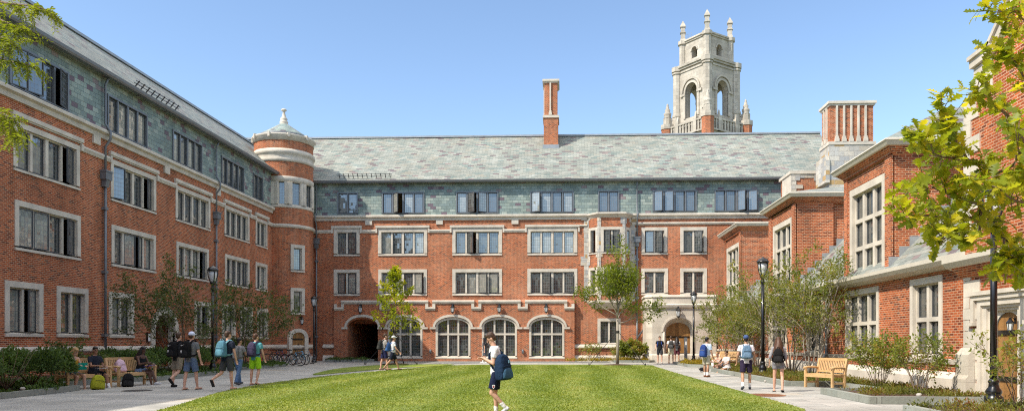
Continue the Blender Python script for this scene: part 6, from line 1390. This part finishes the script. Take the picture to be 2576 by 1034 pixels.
o = MB(); o.box(-.11, .11, -.15, .15, 0, .014); o = o.build('notebook', M['white']); o.matrix_world = p['M'] @ Matrix.Translation(p['T'](-.02) + V((0, .36, .115))) @ Matrix.Rotation(.08, 4, 'X'); tag(o, 'open white notebook on the lap of the boy in navy', 'notebook')
p = seated('girl with long black hair and crossed legs writing on the second bench', B2, .38, skin='dark', shirt=(.012, .013, .016), shorts=(.12, .17, .27), hair='black', long=.16, female=True, top='tank', legs=((88, 62), (80, 70)), arms=((24, 8, 70), (28, 8, 78)), inn=(20, 24), lean=8, nod=14, shoes=(.6, .6, .6), hem=.42, splay=(2, -14))
o = MB(); o.box(-.12, .12, -.16, .16, 0, .012, 0); o.box(-.11, .11, -.15, .15, .012, .016, 1); o = o.build('notebook', [cloth((.07, .03, .22)), M['white']]); o.matrix_world = p['M'] @ Matrix.Translation(p['T'](.0) + V((0, .40, .125))) @ Matrix.Rotation(.12, 4, 'X'); tag(o, 'purple notebook on the lap of the girl with long black hair', 'notebook')
a2 = B2.rotation_euler.z; backpack('pale pink backpack leaning on the second bench', None, (.62, .44, .52), (.60, .42, .50), None, .34, .44, .2, loc=V(B2.location) + V((math.cos(a2) * -.32 - math.sin(a2) * .06, math.sin(a2) * -.32 + math.cos(a2) * .06, .45)), rz=a2, tilt=(-14, 0))
backpack('olive yellow backpack standing on the paving before the girl in yellow', None, (.30, .31, .02), (.25, .26, .02), (.03, .03, .03), .4, .46, .26, loc=(-14.28, 22.55, 0.0), rz=1.0, tilt=(-12, 12))
backpack('black backpack standing at the feet of the boy in navy', None, (.012, .012, .013), None, None, .36, .44, .24, loc=(-14.2, 24.0, 0.), rz=.6, tilt=(-10, 6))
# --- by the porch doors and along the sunny path
p = walker('man in black T-shirt standing beside the porch door, facing the court', 1660, 913, 846, (-.25, -1), skin='light', shirt=(.016, .017, .02), shorts=(.045, .048, .055), hair='brown', legs=ST, turn=25, shoes=(.5, .42, .38))
backpack('blue and red backpack on the man in black by the porch', p, (.03, .07, .30), (.25, .03, .05), None, .32, .46, .2)
p = walker('man in white T-shirt and cream shorts facing the porch doors', 1688, 913.5, 846, (.12, 1), skin='tan', shirt=(.68, .68, .66), shorts=(.58, .52, .36), hair='brown', legs=((4, 2), (-4, 2)), shoes=(.2, .1, .06), nod=10)
backpack('grey and black backpack on the man in cream shorts at the porch', p, (.05, .05, .05), (.09, .09, .09), None, .34, .48, .22)
p = walker('person in a pale top half hidden behind the man in cream shorts', 1703, 912, 848, (.2, 1), skin='tan', shirt=(.55, .6, .62), shorts=(.10, .03, .04), hair='black', long=.18, female=True, legs=ST)
backpack('small dark backpack on the half hidden person at the porch', p, (.03, .03, .035), None, None, .26, .38, .16)
p = walker('man in pale blue polo shirt and khaki shorts walking with a blue pack', 1777, 947.5, 849, (.75, .75), skin='tan', shirt=(.46, .58, .72), shorts=(.44, .41, .31), hair='black', turn=-10, legs=((6, 3), (-6, 6)), arms=((2, 10, 15), (4, 8, 20)), socks=True, shoes=(.20, .075, .03), sleeve=.7)
backpack('royal blue backpack with white piping on the man in a polo shirt', p, (.022, .05, .19), (.03, .07, .24), (.5, .52, .56), .34, .56, .24, -.1)
stripe, N_s, L_s, B_s = newmat('striped_knit'); wv = N_s.new('ShaderNodeTexWave'); wv.inputs['Scale'].default_value = 9; wv.bands_direction = 'Z'; tcs = N_s.new('ShaderNodeTexCoord'); L_s.new(tcs.outputs['Object'], wv.inputs['Vector']); rs_ = ramp(N_s, [(.4, (.7, .68, .68)), (.6, (.25, .22, .26))]); L_s.new(wv.outputs['Fac'], rs_.inputs[0]); L_s.new(rs_.outputs[0], B_s.inputs['Base Color']); B_s.inputs['Roughness'].default_value = .85
p = person('blond girl in striped tank top sitting low on the kerb with elbows on knees', V((7.88, 38.1, 0)), (-.92, -.4), .98, seat=.17, skin='light', shirt=stripe, shorts=(.10, .12, .16), hair='blond', female=True, top='tank', legs=((104, 108), (100, 104)), arms=((48, 12, 50), (52, 10, 46)), inn=(20, 20), lean=30, nod=-16, turn=25, hem=.4, shoes=(.4, .4, .42))[1]
o = MB(); o.box(-.1, .1, -.003, .003, 0, .28); o = o.build('paper', M['white']); o.matrix_world = p['M'] @ Matrix.Translation(V((-.05, .62, .28))) @ Matrix.Rotation(.3, 4, 'Y'); tag(o, 'white paper in the hand of the girl in stripes', 'paper')
person('seated person, legs stretched onto the path, half hidden by the man in blue cap', V((7.75, 36.3, 0)), (-.82, -.57), .98, seat=.17, skin='tan', shirt=(.55, .5, .5), shorts=(.62, .63, .66), hair='brown', female=True, legs=((84, 30), (78, 26)), arms=((34, 10, 40), (30, 10, 40)), lean=8, shoes=(.42, .5, .6), hem=.45)
backpack('black backpack lying on the path by the outstretched legs', None, (.012, .012, .014), None, None, .34, .46, .22, loc=(6.95, 36.8, .1), rz=1.2, tilt=(-84, 0))
p = walker('man in white T-shirt, blue cap and dark shorts on the sunny path', 1877, 979, 845, (.12, 1), skin='tan', shirt=(.70, .66, .70), shorts=(.03, .022, .05), hair='black', capc=(.06, .10, .24), legs=((-10, 14), (10, 6)), arms=((-6, 16, 30), (-2, 16, 24)), socks=True, shoes=(.06, .075, .09))
backpack('slate blue canvas backpack on the man in a blue cap', p, (.11, .19, .29), (.13, .21, .31), None, .32, .44, .17, .03)
p = walker('girl with long auburn hair in loose grey top and shorts walking away', 1958, 985, 849, (.3, 1), skin='light', shirt=(.30, .29, .31), shorts=(.20, .20, .22), hair='auburn', long=.26, female=True, top='tee', sleeve=1.3, legs=((8, 3), (-8, 18)), arms=((-10, 18, 30), (4, 14, 30)), shoes='sandal', hem=.42, turn=10, nod=8)
backpack('black backpack with a pale tag on the girl with long auburn hair', p, (.010, .010, .011), None, None, .32, .46, .22, -.04)
# ---------------------------------------------------------------- light
EL, SX, SY = math.radians(46), .83, .557
w = bpy.data.worlds.new('World'); S.world = w; w.use_nodes = True; nt = w.node_tree
sky = nt.nodes.new('ShaderNodeTexSky'); sky.sky_type = 'NISHITA'; sky.sun_disc = False
sky.sun_elevation = EL; sky.sun_rotation = math.atan2(-SX, -SY)
sky.air_density = 1.0; sky.dust_density = .15; sky.ozone_density = 1.9; sky.altitude = 0
N, L = nt.nodes, nt.links     # bright clouds added overhead, out of view, to fill shaded walls; visible sky clear
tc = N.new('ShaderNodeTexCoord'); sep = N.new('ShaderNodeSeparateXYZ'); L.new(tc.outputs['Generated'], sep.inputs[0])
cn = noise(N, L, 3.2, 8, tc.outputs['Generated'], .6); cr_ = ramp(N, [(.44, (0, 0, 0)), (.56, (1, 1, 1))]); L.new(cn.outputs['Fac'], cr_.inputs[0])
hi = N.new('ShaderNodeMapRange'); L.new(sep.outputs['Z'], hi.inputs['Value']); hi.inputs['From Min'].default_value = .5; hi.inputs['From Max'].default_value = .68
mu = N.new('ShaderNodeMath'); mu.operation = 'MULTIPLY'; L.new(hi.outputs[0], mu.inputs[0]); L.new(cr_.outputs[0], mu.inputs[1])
added_cloud = mixc(N, L, sky.outputs[0], (10.5, 9.9, 9.0), mu.outputs[0])
L.new(added_cloud, N['Background'].inputs[0]); nt.nodes['Background'].inputs[1].default_value = .15
sd = bpy.data.lights.new('sun', 'SUN'); so = bpy.data.objects.new('sun', sd); COL.objects.link(so)
so.rotation_euler = V((SX * math.cos(EL), SY * math.cos(EL), -math.sin(EL))).to_track_quat('-Z', 'Y').to_euler()
sd.energy = 3.7; sd.angle = math.radians(.53); sd.color = (1, .91, .78)
vs = S.view_settings; vs.view_transform = 'Standard'; vs.look = 'None'; vs.exposure = .68; vs.gamma = 1
S.cycles.use_denoising = False; S.cycles.filter_width = 1.15
S.cycles.max_bounces = 10; S.cycles.diffuse_bounces = 7; S.cycles.transparent_max_bounces = 8
